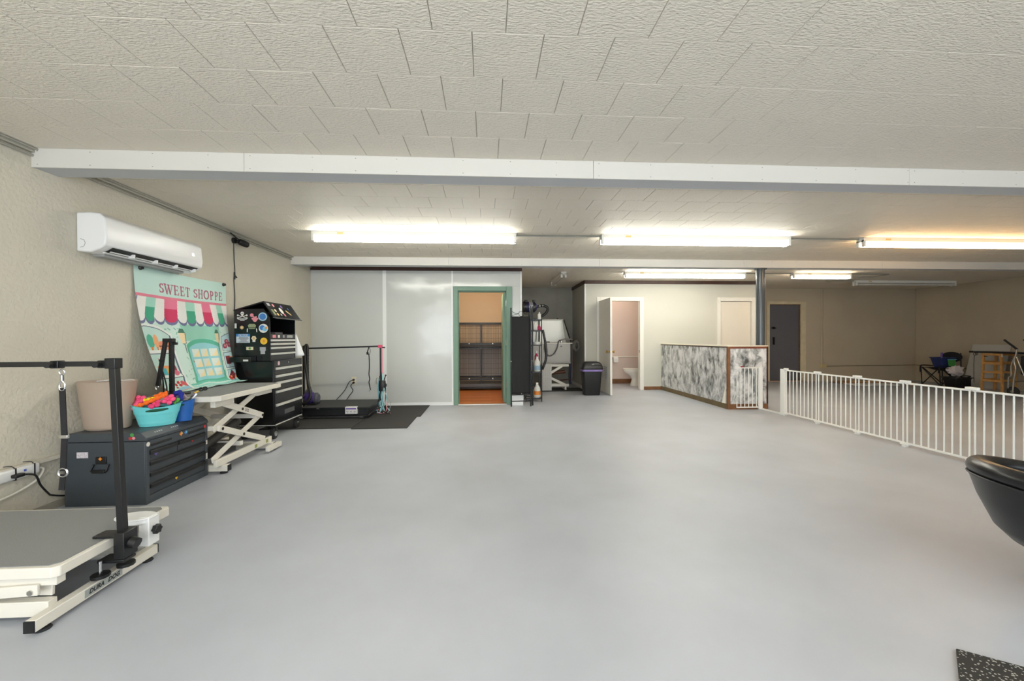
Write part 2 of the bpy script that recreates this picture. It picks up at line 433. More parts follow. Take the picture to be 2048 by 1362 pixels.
def casing(name, a, b, top, mat, y=YR, w=0.09):
    o = struct(name, MB().box(a - w, a, y - 0.018, y + 0.11, 0, top + w).box(b, b + w, y - 0.018, y + 0.11, 0, top + w).box(a, b, y - 0.018, y + 0.11, top, top + w), mat, 0.004)
    return o
DW = M('door_white', (232, 229, 220), 0.4)
d2 = casing('door_2', 2.555, 3.455, 2.005, DW, w=0.085)
link('strike_plate', MB().box(3.4515, 3.4555, YR + 0.0, YR + 0.04, 0.84, 0.90).mesh('strike_plate'), M('brass', (190, 150, 80), 0.3, 1.0), d2)
# door leaf swung open towards the room
hx, hy = 2.535, YR - 0.022
leaf = thing('restroom_door', 'white hinged restroom door standing open with brass knobs and a louvred vent', 'door', (hx, hy, 0.012), rz=R(-90.5), world=False)
part('leaf', MB().box(0, 0.86, -0.02, 0.02, 0, 1.985), DW, leaf, 0.003)
BR = M('brass', (190, 150, 80), 0.3, 1.0)
for s in (-1, 1):
    k = part('knob', MB().lathe([(0.028, 0.02), (0.028, 0.026), (0.011, 0.030), (0.011, 0.05), (0.024, 0.058), (0.029, 0.072), (0.024, 0.086), (0.004, 0.09)], (0.80, 0, 0.88), 16, axis='Y') if s > 0 else
             MB().lathe([(0.028, -0.02), (0.028, -0.026), (0.011, -0.030), (0.011, -0.05), (0.024, -0.058), (0.029, -0.072), (0.024, -0.086), (0.004, -0.09)], (0.80, 0, 0.88), 16, axis='Y'), BR, leaf)
for i in range(3):
    part('vent_slot', MB().box(0.28 + i * 0.13, 0.365 + i * 0.13, -0.023, -0.018, 0.32, 0.56), M('vent_grey', (168, 170, 168), 0.5), leaf, 0.001)
    for j in range(6):
        part('louvre', MB().box(0.285 + i * 0.13, 0.360 + i * 0.13, -0.027, -0.022, 0.335 + j * 0.037, 0.352 + j * 0.037), DW, leaf)
for zz in (0.2, 1.0, 1.75):
    part('hinge', MB().cyl((-0.006, 0.022, zz), (-0.006, 0.022, zz + 0.09), 0.008, n=8), STEEL, leaf)
d3 = casing('door_3', 5.335, 6.075, 2.005, DW, w=0.085)
link('door_leaf', MB().box(5.342, 6.068, YR + 0.03, YR + 0.07, 0.012, 1.998).mesh('door_leaf', smooth=False), M('door_offwhite', (228, 220, 206), 0.45), d3, 0.002)
# steel door in the far wall
d4 = struct('door_4', MB().box(7.36, 7.44, YF - 0.03, YF + 0.12, 0, 2.12).box(8.30, 8.44, YF - 0.03, YF + 0.12, 0, 2.12).box(7.44, 8.30, YF - 0.03, YF + 0.12, 2.04, 2.12), M('beige_frame', (202, 190, 160), 0.6, var=(8, 0.1)), 0.005)
DS = M('steel_door_grey', (92, 92, 98), 0.55)
lf = link('door_leaf', MB().box(7.445, 8.272, YF + 0.02, YF + 0.07, 0.03, 2.035).mesh('door_leaf', smooth=False), DS, d4, 0.003)
link('weather_strip', MB().box(8.272, 8.30, YF + 0.005, YF + 0.07, 0.02, 2.04).box(7.445, 8.30, YF + 0.005, YF + 0.05, 2.025, 2.04).mesh('weather_strip'), M('rust_edge', (110, 80, 50), 0.7, var=(20, 0.3)), d4)
link('door_sill', MB().box(7.36, 8.44, YF - 0.05, YF + 0.07, 0, 0.028).mesh('door_sill'), M('sill_pink', (176, 150, 130), 0.6), d4, 0.003)
link('pull_handle', MB().box(7.55, 7.585, YF - 0.03, YF + 0.02, 0.98, 1.18).mesh('pull_handle'), BLACKP, d4, 0.006)
link('lock', MB().cyl((7.56, YF - 0.02, 1.42), (7.56, YF + 0.02, 1.42), 0.028).box(7.50, 7.62, YF - 0.02, YF - 0.008, 1.405, 1.43).mesh('lock'), STEELD, d4)
# conduit and box on the far wall
ob = thing('outlet_box', 'small tan outlet box with conduit above it on the far wall', 'outlet', (8.93, YF, 0.36))
part('box', MB().box(8.85, 8.99, YF - 0.05, YF, 0.36, 0.46), M('tan_box', (196, 178, 130), 0.5), ob, 0.005)
part('conduit', MB().cyl((8.885, YF - 0.014, 0.46), (8.885, YF - 0.014, CZ), 0.012, n=8), M('wall_conduit', (186, 174, 150), 0.6), ob)
part('conduit', MB().cyl((8.945, YF - 0.014, 0.46), (8.945, YF - 0.014, CZ), 0.010, n=8), M('wall_conduit', (186, 174, 150), 0.6), ob)
part('cable', MB().tube([(8.99, YF - 0.012, 0.40), (10.2, YF - 0.012, 0.41), (XR - 0.012, YF - 0.012, 0.415), (XR - 0.012, 9.0, 0.40)], 0.008, 6), M('brown_cable', (104, 88, 64), 0.6), ob)
# corner batten in the far corner
struct('trim_8', MB().box(XR - 0.02, XR, YF - 0.02, YF, 0, CZ), M('corner_batten', (176, 160, 134), 0.7))

# low partition faced with marbled sheet
mw = bpy.data.materials.new('marbled_sheet'); mw.use_nodes = True
nt = mw.node_tree; bs = nt.nodes['Principled BSDF']; bs.inputs['Roughness'].default_value = 0.4
geo = nt.nodes.new('ShaderNodeNewGeometry'); mp = nt.nodes.new('ShaderNodeMapping'); mp.inputs['Scale'].default_value = (1.0, 1.0, 0.62)
nt.links.new(geo.outputs['Position'], mp.inputs['Vector'])
n1 = nt.nodes.new('ShaderNodeTexNoise'); n1.inputs['Scale'].default_value = 8; n1.inputs['Detail'].default_value = 6; n1.inputs['Roughness'].default_value = 0.65; n1.inputs['Distortion'].default_value = 0.5
nt.links.new(mp.outputs['Vector'], n1.inputs['Vector'])
r1 = nt.nodes.new('ShaderNodeValToRGB'); cr = r1.color_ramp
cr.elements[0].position = 0.33; cr.elements[0].color = lin((72, 74, 72)) + (1,)
cr.elements[1].position = 0.585; cr.elements[1].color = lin((226, 226, 226)) + (1,)
el = cr.elements.new(0.455); el.color = lin((168, 170, 170)) + (1,)
nt.links.new(n1.outputs['Fac'], r1.inputs['Fac']); nt.links.new(r1.outputs['Color'], bs.inputs['Base Color'])
PX, PYf, PH = 3.945, 6.53, 1.045
hw = struct('wall_partition', MB().box(PX + 0.005, PX + 0.10, PYf + 0.005, YR, 0, PH - 0.02).box(PX + 0.10, 4.62, PYf + 0.005, PYf + 0.10, 0, PH - 0.02), M('partition_frame', (104, 70, 44), 0.6, var=(9, 0.2)))
def hp(name, mb, mat, bev=0.0015): return link(name, mb.mesh(name, smooth=False), mat, hw, bev)
hp('facing_sheet', MB().box(PX, PX + 0.005, PYf + 0.035, YR - 0.01, 0.085, PH - 0.03), mw)
hp('facing_sheet', MB().box(PX + 0.04, 4.60, PYf, PYf + 0.005, 0.085, PH - 0.05), mw)
hp('corner_post', MB().box(PX - 0.008, PX + 0.034, PYf - 0.008, PYf + 0.034, 0, PH - 0.022), BROWN2)
hp('rail', MB().box(PX - 0.006, PX + 0.10, PYf + 0.034, YR, PH - 0.036, PH - 0.018), BROWN)
hp('rail', MB().box(PX + 0.03, 4.62, PYf - 0.006, PYf + 0.10, PH - 0.05, PH - 0.018), M('red_brown_rail', (124, 66, 44), 0.5, var=(9, 0.2)))
hp('cap', MB().box(PX - 0.012, PX + 0.13, PYf - 0.012, YR, PH - 0.018, PH).box(PX + 0.13, 4.625, PYf - 0.012, PYf + 0.12, PH - 0.018, PH), M('cap_white', (226, 218, 200), 0.5))
hp('baseboard', MB().box(PX - 0.007, PX, PYf + 0.034, YR, 0, 0.085), M('olive_base', (108, 92, 62), 0.6, var=(9, 0.15)))
hp('baseboard', MB().box(PX + 0.034, 4.62, PYf - 0.007, PYf, 0, 0.085), BROWN2)
hp('edge_strip', MB().box(4.60, 4.625, PYf - 0.006, PYf + 0.10, 0, PH - 0.02), BROWN)
hp('peeled_flap', slab([(PX - 0.001, PYf + 0.075, 0.09), (PX - 0.001, PYf + 0.06, 0.42), (PX - 0.03, PYf + 0.13, 0.09)], (-0.6, -0.8, 0), 0.003), M('sheet_back', (226, 220, 204), 0.6))
# steel post under the beam
post = solo('support_post', MB().lathe([(0.11, 0), (0.11, 0.012), (0.068, 0.013), (0.068, 2.325), (0.10, 2.326), (0.10, 2.338)], (4.651, 6.76, 0), 28, cap=True),
            M('dark_grey_gloss', (74, 80, 84), 0.22), 'dark grey round steel post between the marbled partition and the ceiling beam', 'post', (4.651, 6.76, 0))

# ------------------------------------------------------------------ ceiling lights
TUBE = M('lit_tube_cool', (255, 253, 243), 0.4, emit=21.0)
TUBEW = M('lit_tube_warm', (255, 214, 160), 0.4, emit=15.0)
OFFT = M('unlit_tube', (206, 204, 196), 0.3)
def ceiling_light(label, x0, x1, yc, tube, along='X', n_t=2):
    L = x1 - x0
    loc = ((x0 + x1) / 2, yc, CZ) if along == 'X' else (yc, (x0 + x1) / 2, CZ)
    t = thing('ceiling_light', label, 'light', loc, 'tube lights on the ceiling', R(90) if along == 'Y' else 0, world=False)
    part('housing', MB().prism([(-0.056, 0), (0.056, 0), (0.054, -0.045), (0.04, -0.056), (-0.04, -0.056), (-0.054, -0.045)], -L / 2, L / 2, 'X'), FIXT, t, 0.002)
    for s in (-1, 1):
        for q in (-1, 1):
            part('socket', MB().box(min(s * L / 2, s * (L / 2 - 0.03)), max(s * L / 2, s * (L / 2 - 0.03)), min(q * 0.02, q * 0.058), max(q * 0.02, q * 0.058), -0.115, -0.03), FIXT, t, 0.003)
    for yy in (-0.037, 0.037):
        part('tube', MB().cyl((-L / 2 + 0.031, yy, -0.090), (L / 2 - 0.031, yy, -0.090), 0.019, n=12), tube, t)
    if along == 'X':
        part('rating_label', MB().box(-L / 2 + 0.30, -L / 2 + 0.37, -0.0575, -0.0555, -0.036, -0.012), YELW, t)
    return t
ceiling_light('long lit tube light over the grooming corner, in line with the green doorway', -2.067, 0.371, 5.10, TUBE)
ceiling_light('long lit tube light above the open floor before the steel post, between two others', 1.431, 3.88, 5.10, TUBE)
ceiling_light('long warm yellowish tube light above the white pet gate', 4.86, 7.30, 5.10, TUBEW)
ceiling_light('lit tube light behind the far beam in front of the restroom wall', 2.69, 5.13, 7.93, TUBE)
ceiling_light('short lit tube light behind the far beam beside the steel post', 6.11, 7.33, 7.93, M('lit_tube_cream', (255, 240, 218), 0.4, emit=14.0))
ceiling_light('long unlit tube light near the ceiling of the far dim corner', 8.39, 10.83, 8.95, OFFT)
ceiling_light('small unlit tube light running away from the viewer above the alcove', 7.93, 9.15, 1.50, OFFT, 'Y')
ceiling_light('long lit tube light added unseen near the shop-front windows on the grooming side', -2.0, 0.44, -0.45, TUBE)  # unseen fixture added behind the camera to brighten the near floor
ceiling_light('long lit tube light added unseen near the shop-front windows on the pet gate side', 2.0, 4.44, -0.45, TUBE)  # second unseen fixture, added for the same floor light
CM = M('ceiling_conduit', (150, 150, 140), 0.5)
def conduit(label, pts):
    solo('conduit_run', MB().tube(pts, 0.009, 8), CM, label, 'conduit', pts[0], 'conduits between lights')
conduit('thin conduit joining the grooming corner light to the middle light', [(0.371, 5.12, CZ - 0.012), (1.431, 5.12, CZ - 0.012)])
conduit('thin conduit joining the middle light to the warm light', [(3.88, 5.12, CZ - 0.012), (4.86, 5.12, CZ - 0.012)])
conduit('thin conduit behind the far beam running past the steel post', [(5.13, 7.95, CZ - 0.012), (6.11, 7.95, CZ - 0.012)])
conduit('bent conduit leaving the short lit tube light', [(7.33, 7.95, CZ - 0.012), (8.2, 7.95, CZ - 0.012), (8.2, 8.3, CZ - 0.012), (7.4, 8.6, CZ - 0.012)])
conduit('stub of conduit feeding the unlit light in the dim corner', [(8.39, 8.95, CZ - 0.012), (7.7, 8.95, CZ - 0.012)])
# ================================================================== left side of the room
# ---- mini-split air conditioner
AY0, AY1 = 3.262, 4.315
ac = thing('air_conditioner', 'white wall-mounted split air conditioner above the pastel shop tapestry', 'air conditioner', (XL, AY0, 1.82))
ACW = M('ac_white', (238, 237, 236), 0.3)
pf = [(XL, 1.84), (XL, 2.128), (XL + 0.10, 2.132), (XL + 0.165, 2.124), (XL + 0.20, 2.09), (XL + 0.214, 1.95), (XL + 0.205, 1.89), (XL + 0.17, 1.865)]
part('body', MB().prism(pf + [(XL + 0.10, 1.835)], AY0, AY1, 'Y'), ACW, ac, 0.012, seg=3)
part('outlet', MB().add([(XL + 0.198, AY0 + 0.07, 1.880), (XL + 0.198, AY1 - 0.05, 1.880), (XL + 0.13, AY1 - 0.05, 1.840), (XL + 0.13, AY0 + 0.07, 1.840)], [(0, 1, 2, 3)]), BLACKP, ac)
for i in range(4):
    a = AY0 + 0.07 + i * (AY1 - AY0 - 0.12) / 4
    part('vane', MB().add([(XL + 0.165, a + 0.02, 1.856), (XL + 0.165, a + 0.225, 1.856), (XL + 0.155, a + 0.225, 1.848), (XL + 0.155, a + 0.02, 1.848)], [(0, 1, 2, 3)]), ACW, ac)
    part('louvre_post', MB().box(XL + 0.135, XL + 0.19, a + 0.20, a + 0.212, 1.838, 1.868), ACW, ac)
part('flap', MB().prism([(XL + 0.135, 1.836), (XL + 0.155, 1.842), (XL + 0.148, 1.846), (XL + 0.13, 1.841)], AY0 + 0.06, AY1 - 0.05, 'Y'), ACW, ac, 0.001)
part('grille', MB().box(XL + 0.03, XL + 0.11, AY0 + 0.1, AY1 - 0.12, 1.818, 1.838), M('ac_grille_grey', (150, 150, 148), 0.5), ac, 0.003)  # grille under the body in a plain mid grey
part('side_cutout', MB().tube([(XL + 0.03, AY0 - 0.001, 1.93), (XL + 0.055, AY0 - 0.001, 1.925), (XL + 0.065, AY0 - 0.001, 1.90), (XL + 0.055, AY0 - 0.001, 1.875), (XL + 0.03, AY0 - 0.001, 1.868)], 0.0015, 5), M('ac_line', (130, 130, 130), 0.5), ac)
part('display', MB().add([(XL + 0.2125, AY1 - 0.15, 1.985), (XL + 0.2125, AY1 - 0.12, 1.985), (XL + 0.2105, AY1 - 0.12, 2.01), (XL + 0.2105, AY1 - 0.15, 2.01)], [(0, 1, 2, 3)]), M('ac_led', (255, 255, 255), 0.4, emit=0.5), ac)

# ---- security camera and its cord
sc = thing('security_camera', 'small black camera with a hanging cord high on the plain wall', 'camera', (XL, 5.17, 2.36))
part('mount', MB().cyl((XL, 5.17, 2.365), (XL + 0.03, 5.17, 2.365), 0.034, n=16).cyl((XL + 0.03, 5.18, 2.365), (XL + 0.05, 5.21, 2.355), 0.014), BLACKP, sc)
part('head', MB().tube([(XL + 0.05, 5.195, 2.362), (XL + 0.055, 5.21, 2.360), (XL + 0.075, 5.26, 2.350), (XL + 0.09, 5.305, 2.342), (XL + 0.095, 5.32, 2.340)], 0.04, 16, radii=[0.024, 0.036, 0.040, 0.034, 0.016]), BLACKP, sc)
part('lens', MB().ball((XL + 0.095, 5.30, 2.345), 0.007).ball((XL + 0.09, 5.275, 2.352), 0.006).ball((XL + 0.098, 5.285, 2.333), 0.006), PLASTICW, sc)
part('antenna', MB().cyl((XL + 0.05, 5.20, 2.38), (XL + 0.02, 5.06, 2.445), 0.007, n=8), BLACKP, sc)
part('cord', MB().tube(smooth_path([(XL + 0.008, 5.17, 2.34), (XL + 0.006, 5.18, 2.15), (XL + 0.008, 5.19, 2.0), (XL + 0.008, 5.17, 1.9), (XL + 0.008, 5.185, 1.7), (XL + 0.008, 5.175, 1.45), (XL + 0.008, 5.19, 1.1)]), 0.0045, 6), BLACKP, sc)
part('cord_joint', MB().cyl((XL + 0.01, 5.18, 1.90), (XL + 0.01, 5.18, 1.985), 0.009).cyl((XL + 0.012, 5.185, 1.945), (XL + 0.014, 5.215, 1.925), 0.008), BLACKP, sc)

# ---- printed tapestry
def tapestry_print(NU, NV):
    U, V = np.meshgrid((np.arange(NU + 1)) / NU, (np.arange(NV + 1)) / NV)
    C = np.zeros((NV + 1, NU + 1, 3))
    def put(mask, rgb, a=1.0):
        C[mask] = C[mask] * (1 - a) + np.array(rgb) * a
    AS = 1.235 / 1.26                                    # v is longer than u
    put(V >= 0, (208, 230, 220))
    rs = np.random.RandomState(5)
    put(V < 0.2, (200, 228, 219))
    # leaf specks on the shop wall
    for _ in range(150):
        u, v, w = rs.rand(), 0.43 + 0.5 * rs.rand(), 0.004 + 0.006 * rs.rand()
        ang = rs.rand() * 3.1
        du, dv = (U - u), (V - v) * AS
        a = du * np.cos(ang) + dv * np.sin(ang); b = -du * np.sin(ang) + dv * np.cos(ang)
        put((abs(a) < w * 1.6) & (abs(b) < w * 0.5), (132, 186, 170))
    # green porch around the door
    put((U > 0.37) & (U < 0.87) & (V > 0.40) & (V < 0.53), (150, 205, 186))
    def arch(u0, u1, v0, v1, rise, flare=0.0):
        uc, hw = (u0 + u1) / 2, (u1 - u0) / 2
        f = flare * np.clip((V - 0.70) / 0.2, 0, 1) ** 2
        t = (U - uc) / (hw + f)
        return (abs(t) < 1) & (V > v0 + rise * t * t) & (V < v1)
    put(arch(0.395, 0.835, 0.515, 0.885, 0.05, 0.02), (92, 180, 152))
    put(arch(0.425, 0.805, 0.548, 0.860, 0.045, 0.0), (150, 208, 214))
    for i in range(3):
        for j in range(3):
            a, b = 0.465 + i * 0.108, 0.600 + j * 0.083
            m = (U > a) & (U < a + 0.088) & (V > b) & (V < b + 0.066)
            put(m, (226, 232, 222))
            put(m & ((U - a) / 0.088 + (V - b) / 0.066 > 1.1), (240, 222, 176))
    put(((U - 0.455) ** 2 + ((V - 0.70) * AS) ** 2) < 0.00006, (150, 120, 60))
    # doorstep swirls
    for k, (v0, col) in enumerate(((0.885, (110, 192, 174)), (0.915, (150, 214, 206)), (0.945, (120, 198, 186)))):
        put((abs(V - v0 - 0.008 * np.sin(U * 9 + k)) < 0.009) & (U > 0.3), col)
    put(V > 0.965, (204, 232, 226))
    # lanterns
    for uc, s in ((0.375, 1.0), (0.81, 1.0)):
        t = (V - 0.435) / 0.035
        put((V > 0.435) & (V < 0.470) & (abs(U - uc) < 0.018 + 0.02 * t), (70, 116, 96))
        t = (V - 0.470) / 0.085
        put((V >= 0.470) & (V < 0.555) & (abs(U - uc - 0.006) < 0.036 - 0.014 * t), (96, 110, 116))
        put((V >= 0.470) & (V < 0.552) & (abs(U - uc) < 0.032 - 0.012 * t), (238, 216, 172))
        put((V >= 0.555) & (V < 0.63) & (abs(U - uc - 0.006) < 0.005), (84, 100, 104))
    # display windows left and right
    def case(u0, u1, v0, v1, rise):
        t = np.clip((U - u0) / (u1 - u0), 0, 1)
        top = v0 + rise * (t * 1.6 - 0.3) ** 2
        put((U >= u0) & (U <= u1 + 0.015) & (V > top - 0.018) & (V < v1), (232, 238, 232))
        put((U >= u0) & (U <= u1) & (V > top) & (V < v1), (88, 104, 122))
        put((U >= u0) & (U <= u1 - 0.012) & (V > top + 0.006) & (V < v1), (196, 224, 216))
    case(-0.02, 0.27, 0.425, 0.985, 0.04)
    for v in (0.60, 0.785):
        put((U < 0.265) & (V > v) & (V < v + 0.024), (240, 243, 238)); put((U < 0.265) & (V > v + 0.024) & (V < v + 0.030), (96, 108, 124))
    def blob(u, v, ru, rv, col): put(((U - u) / ru) ** 2 + ((V - v) / rv) ** 2 < 1, col)
    blob(0.05, 0.535, 0.038, 0.05, (86, 178, 150)); put((abs(U - 0.05) < 0.012) & (V > 0.575) & (V < 0.60), (214, 130, 60))
    blob(0.105, 0.535, 0.024, 0.05, (240, 176, 128)); put((abs(U - 0.105) < 0.008) & (V > 0.575) & (V < 0.60), (214, 140, 90))
    for u in (0.155, 0.215):
        put((abs(U - u) < 0.032) & (V > 0.55) & (V < 0.60), (236, 158, 116)); put((abs(U - u) < 0.034) & (V > 0.568) & (V < 0.577), (120, 52, 44)); blob(u, 0.548, 0.026, 0.014, (230, 140, 112))
    put((U > 0.03) & (U < 0.15) & (V > 0.715) & (V < 0.785), (240, 156, 100)); put((U > 0.075) & (U < 0.115) & (V > 0.735) & (V < 0.785), (84, 186, 196)); put((U > 0.122) & (U < 0.15) & (V > 0.735) & (V < 0.785), (218, 190, 70)); put((U > 0.03) & (U < 0.06) & (V > 0.73) & (V < 0.785), (244, 196, 140))
    put((abs(abs(U - 0.10) + (V - 0.66) * 0.6 - 0.028) < 0.004) & (V > 0.66) & (V < 0.715), (192, 70, 72))
    blob(0.185, 0.735, 0.02, 0.045, (190, 62, 84)); blob(0.215, 0.745, 0.028, 0.04, (160, 50, 70)); blob(0.225, 0.775, 0.03, 0.02, (214, 110, 130))
    for u, v in ((0.16, 0.865), (0.195, 0.85), (0.205, 0.875), (0.15, 0.895)): blob(u, v, 0.016, 0.013, (196, 52, 56))
    for u, v in ((0.235, 0.86), (0.255, 0.872)): blob(u, v, 0.018, 0.02, (206, 92, 96))
    blob(0.115, 0.845, 0.022, 0.02, (228, 218, 170)); blob(0.115, 0.845, 0.010, 0.009, (200, 214, 170))
    put((V > 0.93) & (V < 0.945) & (U < 0.28), (214, 136, 96))
    put((U > 0.14) & (U < 0.27) & (V > 0.895) & (V < 0.925), (146, 196, 214))
    # right case
    for v0, v1 in ((0.50, 0.63), (0.645, 0.78), (0.80, 0.905)):
        t = np.clip((U - 0.885) / 0.12, 0, 1)
        m = (U > 0.885) & (V > v0 - (0.04 * t if v0 < 0.55 else 0.012 * t)) & (V < v1)
        put(m, (92, 106, 126)); put((U > 0.891) & (V > v0 + 0.006 - (0.04 * t if v0 < 0.55 else 0.012 * t)) & (V < v1 - 0.004), (190, 220, 224))
    put((U > 0.872) & (U < 0.885) & (V > 0.49) & (V < 0.9), (236, 240, 236))
    for u, v in ((0.925, 0.585), (0.955, 0.545), (0.985, 0.575)):
        blob(u, v, 0.027, 0.024, (146, 56, 78)); blob(u + 0.004, v - 0.004, 0.014, 0.011, (206, 130, 140)); put((abs(U - u) < 0.003) & (V > v + 0.02) & (V < v + 0.05), (236, 214, 190))
    put((abs(U - 0.935) < 0.026) & (V > 0.675) & (V < 0.748), (122, 44, 52)); put((abs(U - 0.935) < 0.004) & (V > 0.748) & (V < 0.772), (210, 160, 110))
    put((abs(U - 0.978) < 0.020) & (V > 0.68) & (V < 0.735), (242, 150, 96)); put(((U - 0.978) ** 2 + ((V - 0.70) * AS) ** 2) < 0.00016, (250, 214, 170))
    a = (U - 0.952) * 0.8 + (V - 0.85) * AS * 0.6; b = -(U - 0.952) * 0.6 + (V - 0.85) * AS * 0.8
    put((abs(a) < 0.034) & (abs(b) < 0.034), (124, 34, 48)); put((abs(a) < 0.034) & (abs(b) < 0.034) & ((abs(a) < 0.002) | (abs(b) < 0.002)), (168, 70, 76))
    blob(0.915, 0.875, 0.026, 0.022, (206, 50, 44)); blob(0.93, 0.862, 0.012, 0.010, (238, 176, 80)); blob(0.995, 0.87, 0.012, 0.014, (240, 170, 90))
    # awning
    cols = ['w', 'g', 'w', 'r', 'w', 'g', 'w', 'r', 'w', 'g', 'w']
    edges = np.array([-0.04, 0.055, 0.14, 0.245, 0.365, 0.475, 0.58, 0.685, 0.785, 0.88, 0.965, 1.06])
    for i, c in enumerate(cols):
        uc0, uc1 = edges[i], edges[i + 1]
        mid = (uc0 + uc1) / 2; hw = (uc1 - uc0) / 2
        tv = np.clip((V - 0.205) / 0.14, 0, 1)
        lean = (0.5 - mid) * -0.10 * (1 - tv)
        t = (U - mid + lean) / hw
        bot = 0.350 + 0.045 * np.sqrt(np.clip(1 - t * t, 0, 1))
        put((abs(t) < 1.0) & (V > 0.21) & (V < bot + 0.016), (110, 112, 148))
    for i, c in enumerate(cols):
        uc0, uc1 = edges[i], edges[i + 1]
        mid = (uc0 + uc1) / 2; hw = (uc1 - uc0) / 2
        tv = np.clip((V - 0.205) / 0.14, 0, 1)
        lean = (0.5 - mid) * -0.10 * (1 - tv)
        pinch = 1.0 if c != 'w' else 0.82 + 0.16 * tv
        t = (U - mid + lean) / (hw * pinch)
        bot = 0.345 + 0.045 * np.sqrt(np.clip(1 - t * t, 0, 1))
        up, lo = {'w': ((238, 236, 230), (240, 238, 234)), 'g': ((164, 214, 196), (70, 164, 132)), 'r': ((226, 122, 150), (200, 58, 96))}[c]
        m = (abs(t) <= 1.0) & (V > 0.21) & (V < bot)
        put(m & (V < 0.285), up); put(m & (V >= 0.285), lo)
    put((V > 0.192) & (V < 0.212), (222, 128, 148))
    # lettering: serif capitals drawn with strokes
    G = {'S': [('c', .5, .74, .30, .20, 40, 270), ('c', .5, .27, .34, .22, -140, 90), ('l', .78, .98, .80, .78), ('l', .17, .05, .15, .28)],
         'W': [('l', .05, 1, .32, 0, 1), ('l', .32, 0, .5, .75), ('l', .5, .95, .72, 0, 1), ('l', .72, 0, .97, 1), ('s', .06, 1), ('s', .96, 1), ('s', .5, .97)],
         'E': [('l', .28, 0, .28, 1, 1), ('l', .15, 1, .82, 1), ('l', .15, 0, .86, 0), ('l', .28, .52, .66, .52), ('l', .82, 1, .84, .78), ('l', .86, 0, .90, .24), ('l', .66, .42, .66, .62)],
         'T': [('l', .5, 0, .5, 1, 1), ('l', .1, 1, .9, 1), ('l', .1, 1, .08, .76), ('l', .9, 1, .92, .76), ('s', .5, 0)],
         'H': [('l', .22, 0, .22, 1, 1), ('l', .78, 0, .78, 1, 1), ('l', .22, .52, .78, .52), ('s', .22, 0), ('s', .22, 1), ('s', .78, 0), ('s', .78, 1)],
         'O': [('c', .5, .5, .40, .50, 0, 360)],
         'P': [('l', .28, 0, .28, 1, 1), ('c', .45, .74, .32, .26, -90, 90), ('l', .15, 1, .5, 1), ('l', .28, .48, .5, .48), ('s', .28, 0)]}
    word = 'SWEET SHOPPE'
    wd = {'S': .8, 'W': 1.25, 'E': .92, 'T': .92, 'H': 1.05, 'O': 1.05, 'P': .9, ' ': .45}
    tot = sum(wd[c] for c in word); x = 0.215; k = (0.955 - 0.215) / tot
    vt, vb = 0.095, 0.165
    for ch in word:
        w = wd[ch] * k * 0.92
        if ch != ' ':
            X = (U - x) / w; Yv = (vb - V) / (vb - vt)
            su, sv = w, (vb - vt) * AS
            sel = (X > -0.25) & (X < 1.25) & (Yv > -0.2) & (Yv < 1.2)
            for st in G[ch]:
                if st[0] == 'l':
                    x0, y0, x1, y1 = st[1:5]; th = 0.0060 if len(st) > 5 else 0.0027
                elif st[0] == 's':
                    x0, y0, x1, y1 = st[1] - .14, st[2], st[1] + .14, st[2]; th = 0.0030
                if st[0] in 'ls':
                    ax, ay, bx, by = x0 * su, y0 * sv, x1 * su, y1 * sv
                    px_, py_ = X * su - ax, Yv * sv - ay
                    L2 = (bx - ax) ** 2 + (by - ay) ** 2
                    tt = np.clip((px_ * (bx - ax) + py_ * (by - ay)) / L2, 0, 1)
                    d = np.hypot(px_ - tt * (bx - ax), py_ - tt * (by - ay))
                    al = np.clip((th - d) / 0.0035 + 0.5, 0, 1) * sel
                else:
                    _, cx, cy, rx, ry, a0, a1 = st
                    dx, dy = (X - cx) / rx, (Yv - cy) / ry
                    rr = np.hypot(dx, dy); an = np.degrees(np.arctan2(dy, dx))
                    inside = np.zeros_like(rr, bool)
                    for o_ in (-360, 0, 360): inside |= (an + o_ >= a0) & (an + o_ <= a1)
                    th = 0.0034 + 0.0028 * abs(np.cos(np.radians(an))) * 1.0
                    d = abs(rr - 1) * min(rx * su, ry * sv) * 1.05
                    al = np.clip((th - d) / 0.0035 + 0.5, 0, 1) * inside * sel
                C[:] = C * (1 - al[..., None]) + np.array((166, 84, 108)) * al[..., None]
        x += wd[ch] * k
    return C
NU, NV = 300, 336
TY0, TY1, TZ, TL = 3.745, 5.005, 1.828, 1.235
def tap(u, v):
    s = v * TL                                        # run down the cloth
    y = TY0 + (TY1 - TY0) * u
    z_t = 0.712                                       # table top below
    hang = TZ - z_t - 0.10
    if s < hang:
        q = s / hang
        z = TZ - s; x = XL + 0.012 + 0.16 * q ** 2.2
    else:
        q = (s - hang); r = 0.11
        al = min(q / r, math.pi / 2 * 0.93)
        z = TZ - hang - r * math.sin(al); x = XL + 0.172 + r * (1 - math.cos(al))
        left = q - r * math.pi / 2 * 0.93
        if left > 0: x += left; z = z - 0.0 * left
        z = max(z, z_t)
    w = min(1, v * 1.4)
    x += 0.012 * w * math.sin(u * 17 + v * 2.0) * (1 - max(0, (v - 0.75)) * 2) + 0.008 * w * math.sin(u * 31 + 1.0 + v * 3) * (1 if v < .8 else .3)
    x = max(x, XL + 0.006)
    if v > 0.8: z += 0.004 * (1 + math.sin(u * 23 + v * 9))
    y += 0.10 * (1 - u) * v * v - 0.14 * u * v * v
    # pinned corners, slight sag between
    z -= 0.012 * math.sin(u * math.pi) * (1 - v)
    return (x, y, z)
tmb = MB(); tmb.grid(tap, NU, NV)
tme = tmb.mesh('tapestry', (XL, TY0, 0.7), True, 80)
colr = tapestry_print(NU, NV).reshape(-1, 3) / 255.0
colr = np.where(colr <= 0.04045, colr / 12.92, ((colr + 0.055) / 1.055) ** 2.4)
